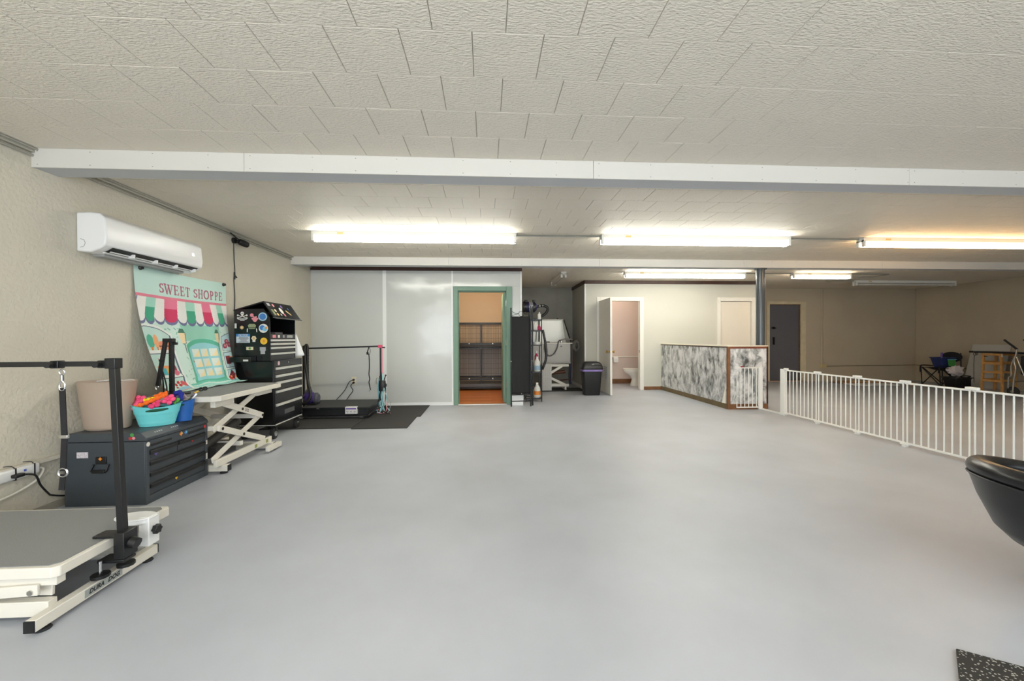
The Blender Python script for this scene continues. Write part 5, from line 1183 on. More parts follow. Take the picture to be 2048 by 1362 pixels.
# ---- wire shelf with bottles and a dryer on top
sh = thing('wire_shelf', 'narrow black wire shelf of bottles behind the fabric screen', 'shelf', (0.87, 7.75, 0))
S0, S1, T0, T1 = 0.72, 1.03, 7.60, 7.92
for x in (S0, S1 - 0.018):
    for y in (T0, T1 - 0.018):
        part('post', MB().box(x, x + 0.018, y, y + 0.018, 0, 1.535), STEELD, sh, 0.003)
for z in (0.07, 0.555, 1.055, 1.325, 1.525):
    m = MB().box(S0, S1, T0, T0 + 0.012, z - 0.022, z).box(S0, S1, T1 - 0.012, T1, z - 0.022, z).box(S0, S0 + 0.012, T0, T1, z - 0.022, z).box(S1 - 0.012, S1, T0, T1, z - 0.022, z)
    s_ = part('shelf_frame', m, STEELD, sh, 0.001)
    m = MB()
    for i in range(9): m.box(S0 + 0.02 + i * 0.033, S0 + 0.026 + i * 0.033, T0 + 0.012, T1 - 0.012, z - 0.010, z - 0.004)
    part('wires', m, STEELD, s_, kind='stuff')
def bottle(name, label, c, prof, mat, cap=None, capprof=None, capmat=None, sx=1, sy=1, cat='bottle', lab=None):
    t = thing(name, label, cat, c, 'bottles on the wire shelf', world=False)
    part('body', MB().lathe(prof, (0, 0, 0), 20, sx, sy), mat, t)
    if capprof: part('cap', MB().lathe(capprof, (0, 0, 0), 14), capmat, t)
    if lab:
        r, z0, z1, m = lab
        part('label_band', MB().lathe([(r, z0), (r, z1)], (0, 0, 0), 20, sx, sy, cap=False), m, t)
    return t
JUG = M('milky_plastic', (226, 224, 218), 0.45); MAG = M('magenta_plastic', (176, 36, 84), 0.4)
jug = [(0.058, 0), (0.062, 0.006), (0.062, 0.15), (0.05, 0.19), (0.022, 0.235), (0.020, 0.25)]
jcap = [(0.023, 0.25), (0.023, 0.275), (0.005, 0.276)]
bottle('shampoo_jug', 'white gallon jug with an orange label low on the wire shelf', (0.945, 7.69, 0.071), jug, JUG, 1, jcap, PLASTICW, lab=(0.0632, 0.05, 0.12, STc['orange']))
bottle('shampoo_jug', 'white gallon jug with a blue label at mid height on the wire shelf', (0.945, 7.69, 0.556), jug, JUG, 1, jcap, PLASTICW, lab=(0.0632, 0.03, 0.11, M('label_paleblue', (150, 180, 200), 0.5)))
bottle('shampoo_jug', 'plain white gallon jug standing behind the blue-labelled one', (0.82, 7.80, 0.556), jug, JUG, 1, jcap, MAG)
bottle('shampoo_bottle', 'tall magenta bottle behind the white jugs on the wire shelf', (0.955, 7.85, 0.556), [(0.036, 0), (0.038, 0.005), (0.038, 0.27), (0.02, 0.31), (0.015, 0.33)], MAG, 1, [(0.016, 0.33), (0.016, 0.38), (0.004, 0.381)], PLASTICW)
bottle('wipes_tub', 'low white round tub on the wire shelf', (0.95, 7.72, 1.056), [(0.070, 0), (0.072, 0.004), (0.068, 0.05), (0.01, 0.052)], JUG, cat='tub')
bottle('shampoo_bottle', 'short white bottle with a pale label beside the round tub', (0.83, 7.72, 1.056), [(0.034, 0), (0.036, 0.004), (0.036, 0.15), (0.014, 0.175)], JUG, 1, [(0.014, 0.175), (0.014, 0.20), (0.003, 0.201)], PLASTICW, lab=(0.0368, 0.04, 0.11, STc['sky']))
bottle('spray_bottle', 'white spray bottle with magenta shoulder near the shelf top', (0.915, 7.68, 1.326), [(0.040, 0), (0.042, 0.005), (0.040, 0.10), (0.024, 0.13), (0.016, 0.14)], JUG, 1, [(0.016, 0.14), (0.02, 0.15), (0.012, 0.172)], PLASTICW)
bottle('shampoo_bottle', 'squat magenta bottle near the shelf top beside the spray bottle', (0.985, 7.68, 1.326), [(0.034, 0), (0.036, 0.004), (0.036, 0.05), (0.024, 0.07), (0.012, 0.08)], MAG, 1, [(0.014, 0.08), (0.014, 0.10), (0.003, 0.101)], MAG)
bottle('shampoo_bottle', 'slim white bottle standing on top of the wire shelf', (0.985, 7.64, 1.526), [(0.030, 0), (0.032, 0.004), (0.032, 0.09), (0.012, 0.11)], JUG, 1, [(0.013, 0.11), (0.013, 0.13), (0.003, 0.131)], PLASTICW)
# stand dryer
sd = thing('stand_dryer', 'dark blue and black pet dryer on top of the wire shelf', 'dryer', (0.80, 7.78, 1.526))
NAVY = M('navy_gloss', (44, 40, 84), 0.25)
part('foot', MB().box(0.73, 0.93, 7.72, 7.86, 1.526, 1.545).box(0.80, 0.84, 7.76, 7.82, 1.545, 1.67), BLACKP, sd, 0.004)
part('barrel', MB().lathe([(0.03, -0.13), (0.085, -0.12), (0.095, -0.09), (0.095, 0.09), (0.075, 0.12), (0.03, 0.14)], (0.82, 7.78, 1.765), 24, axis='X'), NAVY, sd)
for x in (-0.11, -0.055, 0.075):
    part('band', MB().lathe([(0.080, -0.018), (0.105, -0.016), (0.105, 0.016), (0.080, 0.018)], (0.82 + x, 7.78, 1.765), 24, axis='X'), BLACKP, sd)
part('nameplate', MB().lathe([(0.0958, 0.0), (0.0958, 0.07)], (0.805, 7.78, 1.765), 24, axis='X', cap=False), M('silver_band', (180, 180, 186), 0.3, 0.6), sd)
for s in (-1, 1): part('knob', MB().cyl((0.82 + s * 0.075, 7.74, 1.85), (0.82 + s * 0.075, 7.74, 1.895), 0.028), BLACKP, sd)
hs = smooth_path([(0.95, 7.78, 1.765), (1.02, 7.77, 1.785), (1.10, 7.76, 1.785), (1.16, 7.75, 1.735), (1.13, 7.74, 1.66), (1.06, 7.73, 1.60), (0.98, 7.72, 1.57)], 8)
part('hose', MB().tube(hs, 0.025, 10, radii=[0.027 if i % 2 else 0.024 for i in range(len(hs))]), BLACKP, sd)
part('hose_ring', MB().cyl((1.005, 7.773, 1.782), (1.02, 7.772, 1.785), 0.029).cyl((1.06, 7.765, 1.79), (1.072, 7.764, 1.79), 0.029), STEEL, sd)
# black hose hanging down the shelf side
hs = smooth_path([(1.04, 7.58, 1.33), (1.075, 7.57, 1.15), (1.10, 7.56, 0.95), (1.09, 7.56, 0.78), (1.05, 7.56, 0.66), (1.03, 7.57, 0.60)], 8)
solo('spare_hose', MB().tube(hs, 0.022, 10, radii=[0.024 if i % 2 else 0.021 for i in range(len(hs))]), BLACKP, 'ribbed black hose hanging down the open side of the wire shelf', 'hose', (1.03, 7.57, 0.6))

# ---- stainless wash tub in the alcove
wt = thing('wash_tub', 'stainless steel dog wash tub on a cream lift frame in the alcove', 'tub', (1.55, 9.55, 0.0))
W0, W1, V0, V1 = 0.98, 1.905, 9.22, 9.85
SPL = M('splash_steel', (206, 204, 194), 0.42, 0.6)
part('basin', MB().box(W0, W1, V0, V1, 0.60, 0.63).box(W0, W1, V0, V0 + 0.02, 0.63, 1.05).box(W0, W0 + 0.02, V0, V1, 0.63, 1.05).box(W1 - 0.02, W1, V0, V1, 0.63, 1.05).box(W0, W1, V1 - 0.02, V1, 0.63, 1.05), M('tub_steel', (140, 136, 128), 0.4, 0.6, bump=(14, 0.05, 0.004)), wt, 0.004)
part('rim', MB().box(W0 - 0.02, W1 + 0.03, V0 - 0.02, V0 + 0.02, 1.045, 1.07).box(W0 - 0.02, W1 + 0.03, V1 - 0.02, V1 + 0.02, 1.045, 1.07), CREAMM, wt, 0.004)
part('splash_back', MB().prism([(W0, 1.07), (W1, 1.07), (W1 - 0.08, 1.60), (W0, 1.60)], V1 - 0.02, V1, 'Y'), SPL, wt, 0.003)
part('splash_side', MB().add([(W1, V0 + 0.1, 1.07), (W1, V1, 1.07), (W1 - 0.08, V1, 1.60), (W1 - 0.085, V1 - 0.12, 1.60), (W1 + 0.012, V0 + 0.1, 1.07), (W1 + 0.012, V1, 1.07), (W1 - 0.068, V1, 1.60), (W1 - 0.073, V1 - 0.12, 1.60)],
     [(0, 1, 2, 3), (7, 6, 5, 4), (0, 4, 5, 1), (1, 5, 6, 2), (2, 6, 7, 3), (3, 7, 4, 0)]), SPL, wt)
part('top_rail', MB().box(W0 - 0.01, W1 - 0.06, V1 - 0.03, V1 + 0.005, 1.595, 1.625), CREAMM, wt, 0.004)
part('edge_strip', MB().bar((W1 + 0.016, V0 + 0.08, 1.07), (W1 - 0.07, V1 - 0.13, 1.61), 0.02, 0.012), BLACKP, wt)
for x in (1.27, 1.70): part('knob', MB().cyl((x, V1 - 0.03, 1.625), (x, V1 - 0.03, 1.655), 0.016), BLACKP, wt)
for x, zz in ((1.18, 1.58), (1.24, 1.58)): part('restraint', MB().tube([(x, V1 - 0.05, 1.60), (x + 0.01, V1 - 0.06, 1.3), (x, V1 - 0.06, 1.08)], 0.007, 6), BLACKP, wt)
part('lift_rail', MB().box(1.30, 1.86, V0 + 0.02, V0 + 0.06, 0.53, 0.585), CREAMM, wt, 0.003)
part('lift_rail', MB().box(1.30, 1.86, V0 + 0.02, V0 + 0.06, 0.08, 0.14), CREAMM, wt, 0.003)
part('lift_arm', MB().bar((1.34, V0 + 0.01, 0.33), (1.70, V0 + 0.01, 0.545), 0.016, 0.055), CREAMM, wt, 0.003)
part('lift_arm', MB().bar((1.34, V0 + 0.01, 0.33), (1.78, V0 + 0.01, 0.115), 0.016, 0.055), CREAMM, wt, 0.003)
part('lift_rail', MB().box(1.30, 1.86, V1 - 0.1, V1 - 0.06, 0.53, 0.60).box(1.30, 1.86, V1 - 0.1, V1 - 0.06, 0.02, 0.10), CREAMM, wt, 0.003)
part('base_bar', MB().box(1.36, 1.40, V0 + 0.0, V1 - 0.02, 0.012, 0.08).box(1.76, 1.80, V0 + 0.0, V1 - 0.02, 0.012, 0.08), CREAMM, wt, 0.003)
part('actuator', MB().cyl((1.45, 9.5, 0.36), (1.82, 9.5, 0.40), 0.04), M('copper_brown', (96, 58, 42), 0.5), wt)
part('drain_pipe', MB().tube(smooth_path([(1.93, 9.55, 1.0), (1.95, 9.55, 0.6), (1.94, 9.55, 0.25), (1.96, 9.55, 0.1)]), 0.028, 10), M('dark_blue_hose', (34, 40, 66), 0.5), wt)
part('supply_pipe', MB().tube([(2.02, 9.5, 0.95), (2.02, 9.5, 0.22), (1.70, 9.5, 0.20)], 0.014, 8), M('maroon_pipe', (78, 32, 30), 0.5), wt)
fa_ = part('faucet', MB().cyl((1.70, 9.30, 1.07), (1.70, 9.30, 1.13), 0.018).tube(smooth_path([(1.70, 9.30, 1.13), (1.80, 9.28, 1.15), (1.92, 9.27, 1.14), (1.98, 9.30, 1.10)]), 0.016, 8), CHROME, wt)
part('spray_hose', MB().tube(smooth_path([(1.70, 9.28, 1.13), (1.62, 9.20, 1.10), (1.58, 9.17, 0.95), (1.50, 9.16, 0.82), (1.40, 9.16, 0.78), (1.32, 9.16, 0.86), (1.30, 9.18, 1.0), (1.34, 9.20, 1.085), (1.42, 9.22, 1.085)]), 0.013, 8), M('grey_hose', (108, 106, 102), 0.4, 0.4), wt)
for k in range(4):
    part('hose_coil', MB().tube([(2.02 + (0.075 - k * 0.01) * math.cos(a), 9.22 - k * 0.02, 1.0 + (0.12 - k * 0.012) * math.sin(a)) for a in [2 * math.pi * i / 18 for i in range(19)]], 0.009, 6), M('grey_hose', (108, 106, 102), 0.4, 0.4), wt)
part('stud', MB().ball((1.55, V0 - 0.003, 0.82), 0.009), CHROME, wt)
part('nameplate', MB().box(1.66, 1.70, V0 - 0.002, V0, 0.98, 1.0), STEELD, wt)
# ribbed ramp leaning on the tub
rp_ = thing('ribbed_ramp', 'white ribbed ramp panel leaning upright against the wash tub', 'ramp', (1.34, 9.1, 0.0))
part('panel', MB().box(1.235, 1.445, 9.11, 9.13, 0.011, 0.605), JUG, rp_, 0.003)
for k in range(9): part('rib', MB().box(1.242 + k * 0.0225, 1.252 + k * 0.0225, 9.098, 9.11, 0.02, 0.60), M('ramp_rib', (196, 194, 188), 0.5), rp_)
part('hinge', MB().cyl((1.235, 9.10, 0.31), (1.445, 9.10, 0.31), 0.010, n=8), JUG, rp_)
solo('floor_mat', MB().box(1.08, 2.18, 9.02, 9.60, 0.0, 0.010), MATB, 'black rubber mat on the alcove floor under the wash tub', 'mat', (1.6, 9.3, 0), bevel=0.002)

# ---- black waste bin with lid
wbn = thing('lidded_bin', 'tall black waste bin with domed lid beside the open white door', 'bin', (2.165, 8.45, 0))
def rr_ring(cx, cy, z, hx, hy, r, n=5):
    pts = []
    for sx, sy, a0 in ((1, 1, 0), (-1, 1, 90), (-1, -1, 180), (1, -1, 270)):
        for k in range(n):
            a = R(a0 + 90 * k / (n - 1)); pts.append((cx + sx * (hx - r) + r * math.cos(a), cy + sy * (hy - r) + r * math.sin(a), z))
    return pts
BK = M('bin_black', (26, 26, 27), 0.38)
part('body', MB().ring([rr_ring(2.165, 8.45, z, a, b, 0.04) for z, a, b in ((0.0, 0.155, 0.11), (0.01, 0.162, 0.115), (0.50, 0.198, 0.140), (0.505, 0.205, 0.147), (0.53, 0.205, 0.147))]), BK, wbn)
part('bag_edge', MB().ring([rr_ring(2.165, 8.45, z, a, b, 0.04) for z, a, b in ((0.488, 0.203, 0.145), (0.495, 0.208, 0.149), (0.522, 0.209, 0.150), (0.53, 0.207, 0.148))]), M('lilac_bag', (134, 116, 176), 0.5), wbn)
part('lid', MB().ring([rr_ring(2.165, 8.45, z, a, b, 0.05) for z, a, b in ((0.532, 0.215, 0.155), (0.545, 0.220, 0.160), (0.565, 0.218, 0.158), (0.63, 0.20, 0.14), (0.675, 0.165, 0.105), (0.69, 0.12, 0.07))]), BK, wbn, angle=50)
part('badge', MB().cyl((2.165, 8.322, 0.635), (2.165, 8.308, 0.628), 0.022), CHROME, wbn)

# ---- toilet and fittings in the restroom
WC = M('porcelain', (236, 232, 222), 0.12)
to = thing('toilet', 'white toilet inside the restroom seen through the open doorway', 'toilet', (3.62, 9.95, 0))
tc_ = (3.60, 9.93)
def egg(z, a, b, sh=0.0, n=28):
    return [(tc_[0] + sh - a * math.cos(2 * math.pi * k / n) * (1.0 if math.cos(2 * math.pi * k / n) > 0 else 0.85), tc_[1] + b * math.sin(2 * math.pi * k / n), z) for k in range(n)]
part('bowl', MB().ring([egg(0.0, 0.14, 0.105, 0.06), egg(0.02, 0.145, 0.11, 0.06), egg(0.16, 0.115, 0.09, 0.07), egg(0.25, 0.15, 0.12, 0.05), egg(0.34, 0.235, 0.175, 0.0), egg(0.395, 0.25, 0.185, 0.0), egg(0.405, 0.245, 0.18, 0.0)]), WC, to, angle=60)
part('seat', MB().ring([egg(0.407, 0.255, 0.19), egg(0.420, 0.26, 0.195), egg(0.430, 0.25, 0.185)]), WC, to, angle=60)
part('tank', MB().box(3.83, 4.02, 9.72, 10.14, 0.40, 0.76), WC, to, 0.02, seg=3)
part('tank_lid', MB().box(3.82, 4.03, 9.71, 10.15, 0.762, 0.80), WC, to, 0.01)
gb = thing('grab_bar', 'white grab bar with a paper roll on the pink restroom wall', 'grab bar', (3.5, YF - 0.012, 0.69))
part('bar', MB().tube(smooth_path([(3.0, YF - 0.014, 0.69), (3.02, YF - 0.06, 0.69), (3.10, YF - 0.07, 0.69), (3.8, YF - 0.07, 0.69), (3.90, YF - 0.06, 0.69), (3.92, YF - 0.014, 0.69)]), 0.018, 10), WC, gb)
part('flange', MB().cyl((3.0, YF - 0.013, 0.69), (3.0, YF - 0.022, 0.69), 0.04).cyl((3.92, YF - 0.013, 0.69), (3.92, YF - 0.022, 0.69), 0.04), WC, gb)
pr_ = solo('paper_roll', MB().cyl((3.21, YF - 0.14, 0.635), (3.33, YF - 0.14, 0.635), 0.06, n=20).box(3.215, 3.325, YF - 0.205, YF - 0.199, 0.56, 0.635), PLASTICW, 'toilet paper roll hanging under the grab bar', 'paper roll', (3.27, YF - 0.14, 0.56))
part('holder', MB().tube([(3.20, YF - 0.075, 0.675), (3.20, YF - 0.14, 0.635), (3.34, YF - 0.14, 0.635), (3.34, YF - 0.075, 0.675)], 0.007, 6), CHROME, pr_)
rl = thing('ceiling_lamp', 'small pale ceiling lamp added unseen inside the restroom', 'lamp', (3.1, 9.8, CZ))  # out-of-sight lamp added to brighten the restroom interior
part('canopy', MB().lathe([(0.07, 0), (0.09, -0.02), (0.09, -0.03)], (3.1, 9.8, CZ + 0.013)), WHITEP, rl)
part('globe', MB().ball((3.1, 9.8, CZ - 0.07), 0.075), M('added_restroom_globe', (255, 236, 220), 0.4, emit=40), rl)

# ================================================================== right side of the room
# ---- folding white pet gate
GW = M('gate_white', (238, 238, 234), 0.35)
GX, GZ0, GZ1 = 4.49, 0.03, 0.69
pg = thing('pet_gate', 'long white barred pet gate running across the grey floor', 'gate', (GX, 5.9, 0))
bar_me = MB().cyl((0, 0, GZ0 + 0.018), (0, 0, GZ1 - 0.01), 0.0068, n=8).mesh('bar'); bar_me.materials.append(GW)
joints = [5.955, 5.35, 4.745, 4.17, 3.555, 2.95]
base = Vector((GX, 5.9, 0))
for i in range(5):
    a, b = joints[i], joints[i + 1]
    zig = 0.0
    gp = part('gate_panel', MB().box(GX - 0.010, GX + 0.010, b + 0.006, a - 0.006, GZ1 - 0.018, GZ1), GW, pg, 0.003)
    part('bottom_rail', MB().box(GX - 0.010, GX + 0.010, b + 0.006, a - 0.006, GZ0, GZ0 + 0.02), GW, gp, 0.003)
    for k in range(9):
        y = a - 0.022 - k * (a - b - 0.044) / 8
        o = bpy.data.objects.new('bar', bar_me); COL.objects.link(o); o.parent = gp
        o.location = (0, y - base.y, 0)
    cp = part('hinge_clip', MB().box(GX - 0.017, GX + 0.017, a - 0.050, a + 0.050 if i else a + 0.02, GZ1 - 0.006, GZ1 + 0.022), GW, pg, 0.004)
    part('hinge_clip', MB().box(GX - 0.017, GX + 0.017, a - 0.045, a + 0.045 if i else a + 0.02, GZ0 - 0.012, GZ0 + 0.008), GW, pg, 0.004)
part('end_post', MB().box(GX - 0.018, GX + 0.018, 5.957, 6.045, GZ0, GZ1 + 0.006), GW, pg, 0.004)
part('threshold_bar', MB().box(GX - 0.016, GX + 0.016, 6.045, 6.50, 0.0, 0.022).box(GX - 0.02, GX + 0.02, 5.95, 6.06, 0.0, 0.03), GW, pg, 0.003)
for i in range(5): part('foot', MB().box(GX - 0.02, GX + 0.02, joints[i + 1] - 0.02, joints[i + 1] + 0.02, 0.0, 0.016), GW, pg)
# swing door folded back against the partition
SY = 6.478
sdn = part('swing_door', MB().box(4.055, 4.44, SY - 0.010, SY + 0.010, GZ1 - 0.016, GZ1), GW, pg, 0.003)
part('bottom_rail', MB().box(4.055, 4.44, SY - 0.010, SY + 0.010, GZ0, GZ0 + 0.02), GW, sdn, 0.003)
for k in range(6):
    o = bpy.data.objects.new('bar', bar_me); COL.objects.link(o); o.parent = sdn; o.location = (4.062 + k * 0.066 - base.x, SY - base.y, 0)
part('hinge_post', MB().box(4.425, 4.49, SY - 0.018, SY + 0.018, 0.005, GZ1 + 0.004), GW, pg, 0.004)
part('latch', MB().box(4.13, 4.165, SY - 0.012, SY + 0.012, GZ1 + 0.001, GZ1 + 0.02), M('latch_red', (150, 40, 44), 0.5), pg, 0.002)
part('latch_arm', MB().box(4.02, 4.06, SY - 0.008, SY + 0.008, GZ1 - 0.018, GZ1 - 0.004), GW, pg)

# ---- black tub chair at the edge of the floor
chx, chy = 2.72, 1.66
cs = thing('tub_chair', 'black leather tub chair with a padded rim beside the pet gate', 'chair', (chx, chy, 0))
LEA = M('black_leather', (22, 22, 23), 0.3, bump=(120, 0.1, 0.002))
def bowl_ring(r, z, k=0.0, n=56):
    pts = []
    for i in range(n):
        a = 2 * math.pi * i / n
        up = 0.5 + 0.5 * math.cos(a - R(165))      # 1 at the back of the chair
        pts.append((chx + r * math.cos(a), chy + r * math.sin(a), z + k * up ** 1.2))
    return pts
part('shell', MB().ring([bowl_ring(0.20, 0.205), bowl_ring(0.27, 0.215), bowl_ring(0.320, 0.25, 0.02), bowl_ring(0.375, 0.345, 0.06), bowl_ring(0.405, 0.415, 0.10)]), LEA, cs, angle=80)
rim = []
for q in range(13):
    a = R(-60 + 270 * q / 12)
    rim.append(bowl_ring(0.368 + 0.044 * math.cos(a), 0.435 + 0.044 * math.sin(a), 0.11))
part('padded_rim', MB().ring(rim + [bowl_ring(0.31, 0.36, 0.05), bowl_ring(0.27, 0.325, 0.0)]), LEA, cs, angle=80)
part('seat', MB().lathe([(0.26, 0.28), (0.285, 0.30), (0.275, 0.335), (0.23, 0.35), (0.01, 0.355)], (chx, chy, 0), 36), LEA, cs, angle=80)
_sm = [Vector(p) for p in bowl_ring(0.4075, 0.412, 0.10)]
part('seam', MB().tube(_sm + [_sm[0]], 0.004, 5), M('black_thread', (34, 34, 34), 0.5), cs)
part('column', MB().cyl((chx, chy, 0.03), (chx, chy, 0.21), 0.03, n=18), CHROME, cs)
part('base', MB().lathe([(0.20, 0), (0.205, 0.008), (0.19, 0.018), (0.06, 0.03), (0.035, 0.05)], (chx, chy, 0), 36), CHROME, cs)
part('mechanism', MB().box(chx - 0.09, chx + 0.09, chy - 0.09, chy + 0.09, 0.18, 0.207), BLACKP, cs, 0.004)
# speckled rubber mat in the corner of the picture
SPK = bpy.data.materials.new('speckled_rubber'); SPK.use_nodes = True
nt = SPK.node_tree; bs = nt.nodes['Principled BSDF']; bs.inputs['Roughness'].default_value = 0.8
geo = nt.nodes.new('ShaderNodeNewGeometry'); vz = nt.nodes.new('ShaderNodeTexVoronoi'); vz.inputs['Scale'].default_value = 85
nt.links.new(geo.outputs['Position'], vz.inputs['Vector'])
rp2 = nt.nodes.new('ShaderNodeValToRGB'); rp2.color_ramp.interpolation = 'CONSTANT'
rp2.color_ramp.elements[0].position = 0.0; rp2.color_ramp.elements[0].color = lin((170, 168, 160)) + (1,)
rp2.color_ramp.elements[1].position = 0.27; rp2.color_ramp.elements[1].color = lin((40, 38, 36)) + (1,)
nt.links.new(vz.outputs['Distance'], rp2.inputs['Fac']); nt.links.new(rp2.outputs['Color'], bs.inputs['Base Color'])
mbm = MB(); c_ = Vector((1.757, 1.441)); d1 = Vector((0.826, -0.563)); d2_ = Vector((-0.70, -0.62)).normalized()
d2_ = Vector((-0.748, -0.664)); q = [c_, c_ + d1 * 0.9, c_ + d1 * 0.9 + d2_ * 0.6, c_ + d2_ * 0.6]
mbm.prism([(p.x, p.y) for p in q], 0.0, 0.012, 'Z')
solo('floor_mat', mbm, SPK, 'black speckled rubber mat near the black tub chair', 'mat', (1.9, 1.1, 0), bevel=0.003)

# ---- dim corner: camp chair with things on it
cc = thing('camp_chair', 'black folding camp chair holding bins in the dim far corner', 'chair', (11.07, 9.41, 0))
NYL = M('chair_nylon', (28, 28, 34), 0.8)
def bar3(nm, *ps, r=0.011): part(nm, MB().tube(ps, r, 8), STEELD, cc)
ca, cb, cf, ck = 10.80, 11.34, 9.20, 9.62
for y in (cf, ck):
    bar3('leg', (ca, y, 0.0), (cb - 0.06, y, 0.42)); bar3('leg', (cb, y, 0.0), (ca + 0.02, y, 0.42))
for x in (ca, cb):
    bar3('leg', (x, cf, 0.0), (x, ck, 0.42)); 
bar3('back_post', (cb, ck, 0.0), (cb, ck, 0.78)); bar3('back_post', (cb, cf, 0.0), (cb, cf + 0.02, 0.78))
bar3('arm_post', (ca, cf, 0.0), (ca - 0.03, cf, 0.46)); bar3('arm_post', (ca, ck, 0.0), (ca - 0.03, ck, 0.46))
for y in (cf, ck):
    part('armrest', MB().tube(smooth_path([(ca - 0.04, y, 0.30), (ca - 0.035, y, 0.44), (ca + 0.05, y, 0.475), (cb, y, 0.44)]), 0.022, 8, flat=0.5), NYL, cc)
def seatf(u, v): return (ca + 0.02 + (cb - ca - 0.04) * u, cf + (ck - cf) * v, 0.42 - 0.07 * math.sin(math.pi * u) * math.sin(math.pi * v))
o = part('seat', MB().grid(seatf, 10, 10), NYL, cc); q = o.modifiers.new('thick', 'SOLIDIFY'); q.thickness = 0.006
part('backrest', MB().ball((cb - 0.0, 9.41, 0.68), 0.20, 18, 12, 0.22, 1.15, 0.62), NYL, cc)
part('foot', MB().box(ca - 0.03, ca + 0.03, cf - 0.02, cf + 0.02, 0, 0.012), BLACKP, cc)
sb = thing('storage_bin', 'dark blue bin sitting on the camp chair', 'bin', (11.05, 9.36, 0.40))
part('shell', MB().ring([rr_ring(11.05, 9.36, z, a, b, 0.03) for z, a, b in ((0.43, 0.13, 0.10), (0.44, 0.135, 0.105), (0.655, 0.19, 0.14), (0.66, 0.205, 0.155), (0.675, 0.205, 0.155), (0.675, 0.185, 0.135), (0.46, 0.13, 0.10))]), M('navy_plastic', (40, 54, 104), 0.4), sb)
part('label_card', slab([(10.99, 9.185, 0.46), (11.17, 9.185, 0.46), (11.19, 9.21, 0.62), (10.99, 9.21, 0.62)], NY, 0.006), STc['green'], sb)
part('label_edge', slab([(10.965, 9.195, 0.62), (11.195, 9.195, 0.62), (11.195, 9.19, 0.634), (10.965, 9.19, 0.634)], NY, 0.01), STc['sky'], sb)
solo('brush_handle', MB().tube([(11.03, 9.38, 0.50), (11.02, 9.36, 0.79)], 0.018, 10, radii=[0.012, 0.022]), STc['purple'], 'purple brush handle sticking out of the dark blue bin', 'brush', (11.03, 9.38, 0.5))
bgm = MB()
rr = random.Random(4)
n_, m_ = 18, 10
rings = []
for j in range(m_ + 1):
    th = math.pi * j / m_
    ring = []
    for k in range(n_):
        a = 2 * math.pi * k / n_
        w = 1 + 0.24 * math.sin(3 * a + j) + 0.16 * math.sin(5 * a + 2 * j) + rr.uniform(-.16, .16)
        ring.append((11.09 + 0.19 * w * max(.02, math.sin(th)) * math.cos(a), 9.11 + 0.06 * w * max(.02, math.sin(th)) * math.sin(a), 0.36 - 0.10 * w * math.cos(th)))
    rings.append(ring)
bgm.ring(rings)
solo('plastic_bag', bgm, M('thin_white_plastic', (232, 222, 220), 0.35), 'crumpled white plastic bag hanging on the camp chair front', 'bag', (11.09, 9.11, 0.27), smooth=True)
bk = thing('black_basket', 'black laundry basket on the floor beside the camp chair', 'basket', (10.70, 8.75, 0))
part('shell', MB().ring([rr_ring(10.68, 8.76, z, a, b, 0.05) for z, a, b in ((0.02, 0.155, 0.12), (0.03, 0.16, 0.125), (0.235, 0.20, 0.16), (0.24, 0.22, 0.18), (0.255, 0.22, 0.18), (0.255, 0.195, 0.155), (0.04, 0.15, 0.115))]), BK, bk)
for k in range(7):
    part('rib', MB().box(10.54 + k * 0.045, 10.56 + k * 0.045, 8.60, 8.62, 0.06, 0.20), M('basket_slot', (12, 12, 12), 0.8), bk)
part('handle', MB().tube(smooth_path([(10.86, 8.70, 0.25), (10.94, 8.70, 0.275), (10.94, 8.84, 0.275), (10.86, 8.84, 0.25)]), 0.012, 6), BK, bk)
solo('boot_tray', MB().box(10.36, 11.0, 8.54, 9.0, 0.0, 0.012).box(10.36, 11.0, 8.54, 8.56, 0.012, 0.03).box(10.36, 10.38, 8.56, 9.0, 0.012, 0.03).box(10.98, 11.0, 8.56, 9.0, 0.012, 0.03), M('tray_grey2', (110, 108, 104), 0.5), 'shallow grey tray on the floor under the black basket', 'tray', (10.7, 8.77, 0), bevel=0.003)
# leaning board
lbd = solo('leaning_board', slab([(11.26, 8.40, 0.0), (11.26, 9.12, 0.0), (11.52, 9.12, 0.99), (11.52, 8.40, 0.99)], (0.967, 0, -0.25), 0.012), M('board_white', (186, 184, 178), 0.6), 'large pale grey board leaning on the dim side wall', 'board', (11.26, 8.8, 0))
# wooden trestle rack
wr = thing('wooden_rack', 'light wooden slatted rack in the dim corner carrying a black board', 'rack', (10.95, 8.15, 0))
PINE = M('pine', (196, 146, 84), 0.6, var=(14, 0.15))
for x in (10.86, 11.16):
    for y, t_ in ((8.42, 0.03), (8.06, -0.02)):
        part('leg', MB().bar((x, y, 0.0), (x, y - t_, 0.81), 0.04, 0.04, (1, 0, 0)), PINE, wr, 0.003)
    for z in (0.20, 0.385, 0.575, 0.765):
        part('slat', MB().box(x - 0.026, x - 0.008, 8.045, 8.42, z, z + 0.045), PINE, wr, 0.003)
for z in (0.22, 0.60):
    for y in (8.40, 8.07): part('slat', MB().box(10.86, 11.16, y - 0.009, y + 0.009, z, z + 0.045), PINE, wr, 0.003)
part('bolt', MB().box(10.828, 10.834, 8.30, 8.36, 0.735, 0.755), BLACKP, wr)
fb = thing('folded_table', 'long flat black folded table top resting on the wooden rack', 'table', (10.95, 8.15, 0.812))
part('top', MB().box(10.84, 11.25, 7.30, 8.56, 0.815, 0.850), STEELD, fb, 0.004)
part('end_clamp', MB().box(10.86, 10.90, 8.56, 8.66, 0.818, 0.846).cyl((10.85, 8.64, 0.835), (10.91, 8.64, 0.835), 0.022), BLACKP, fb, 0.003)
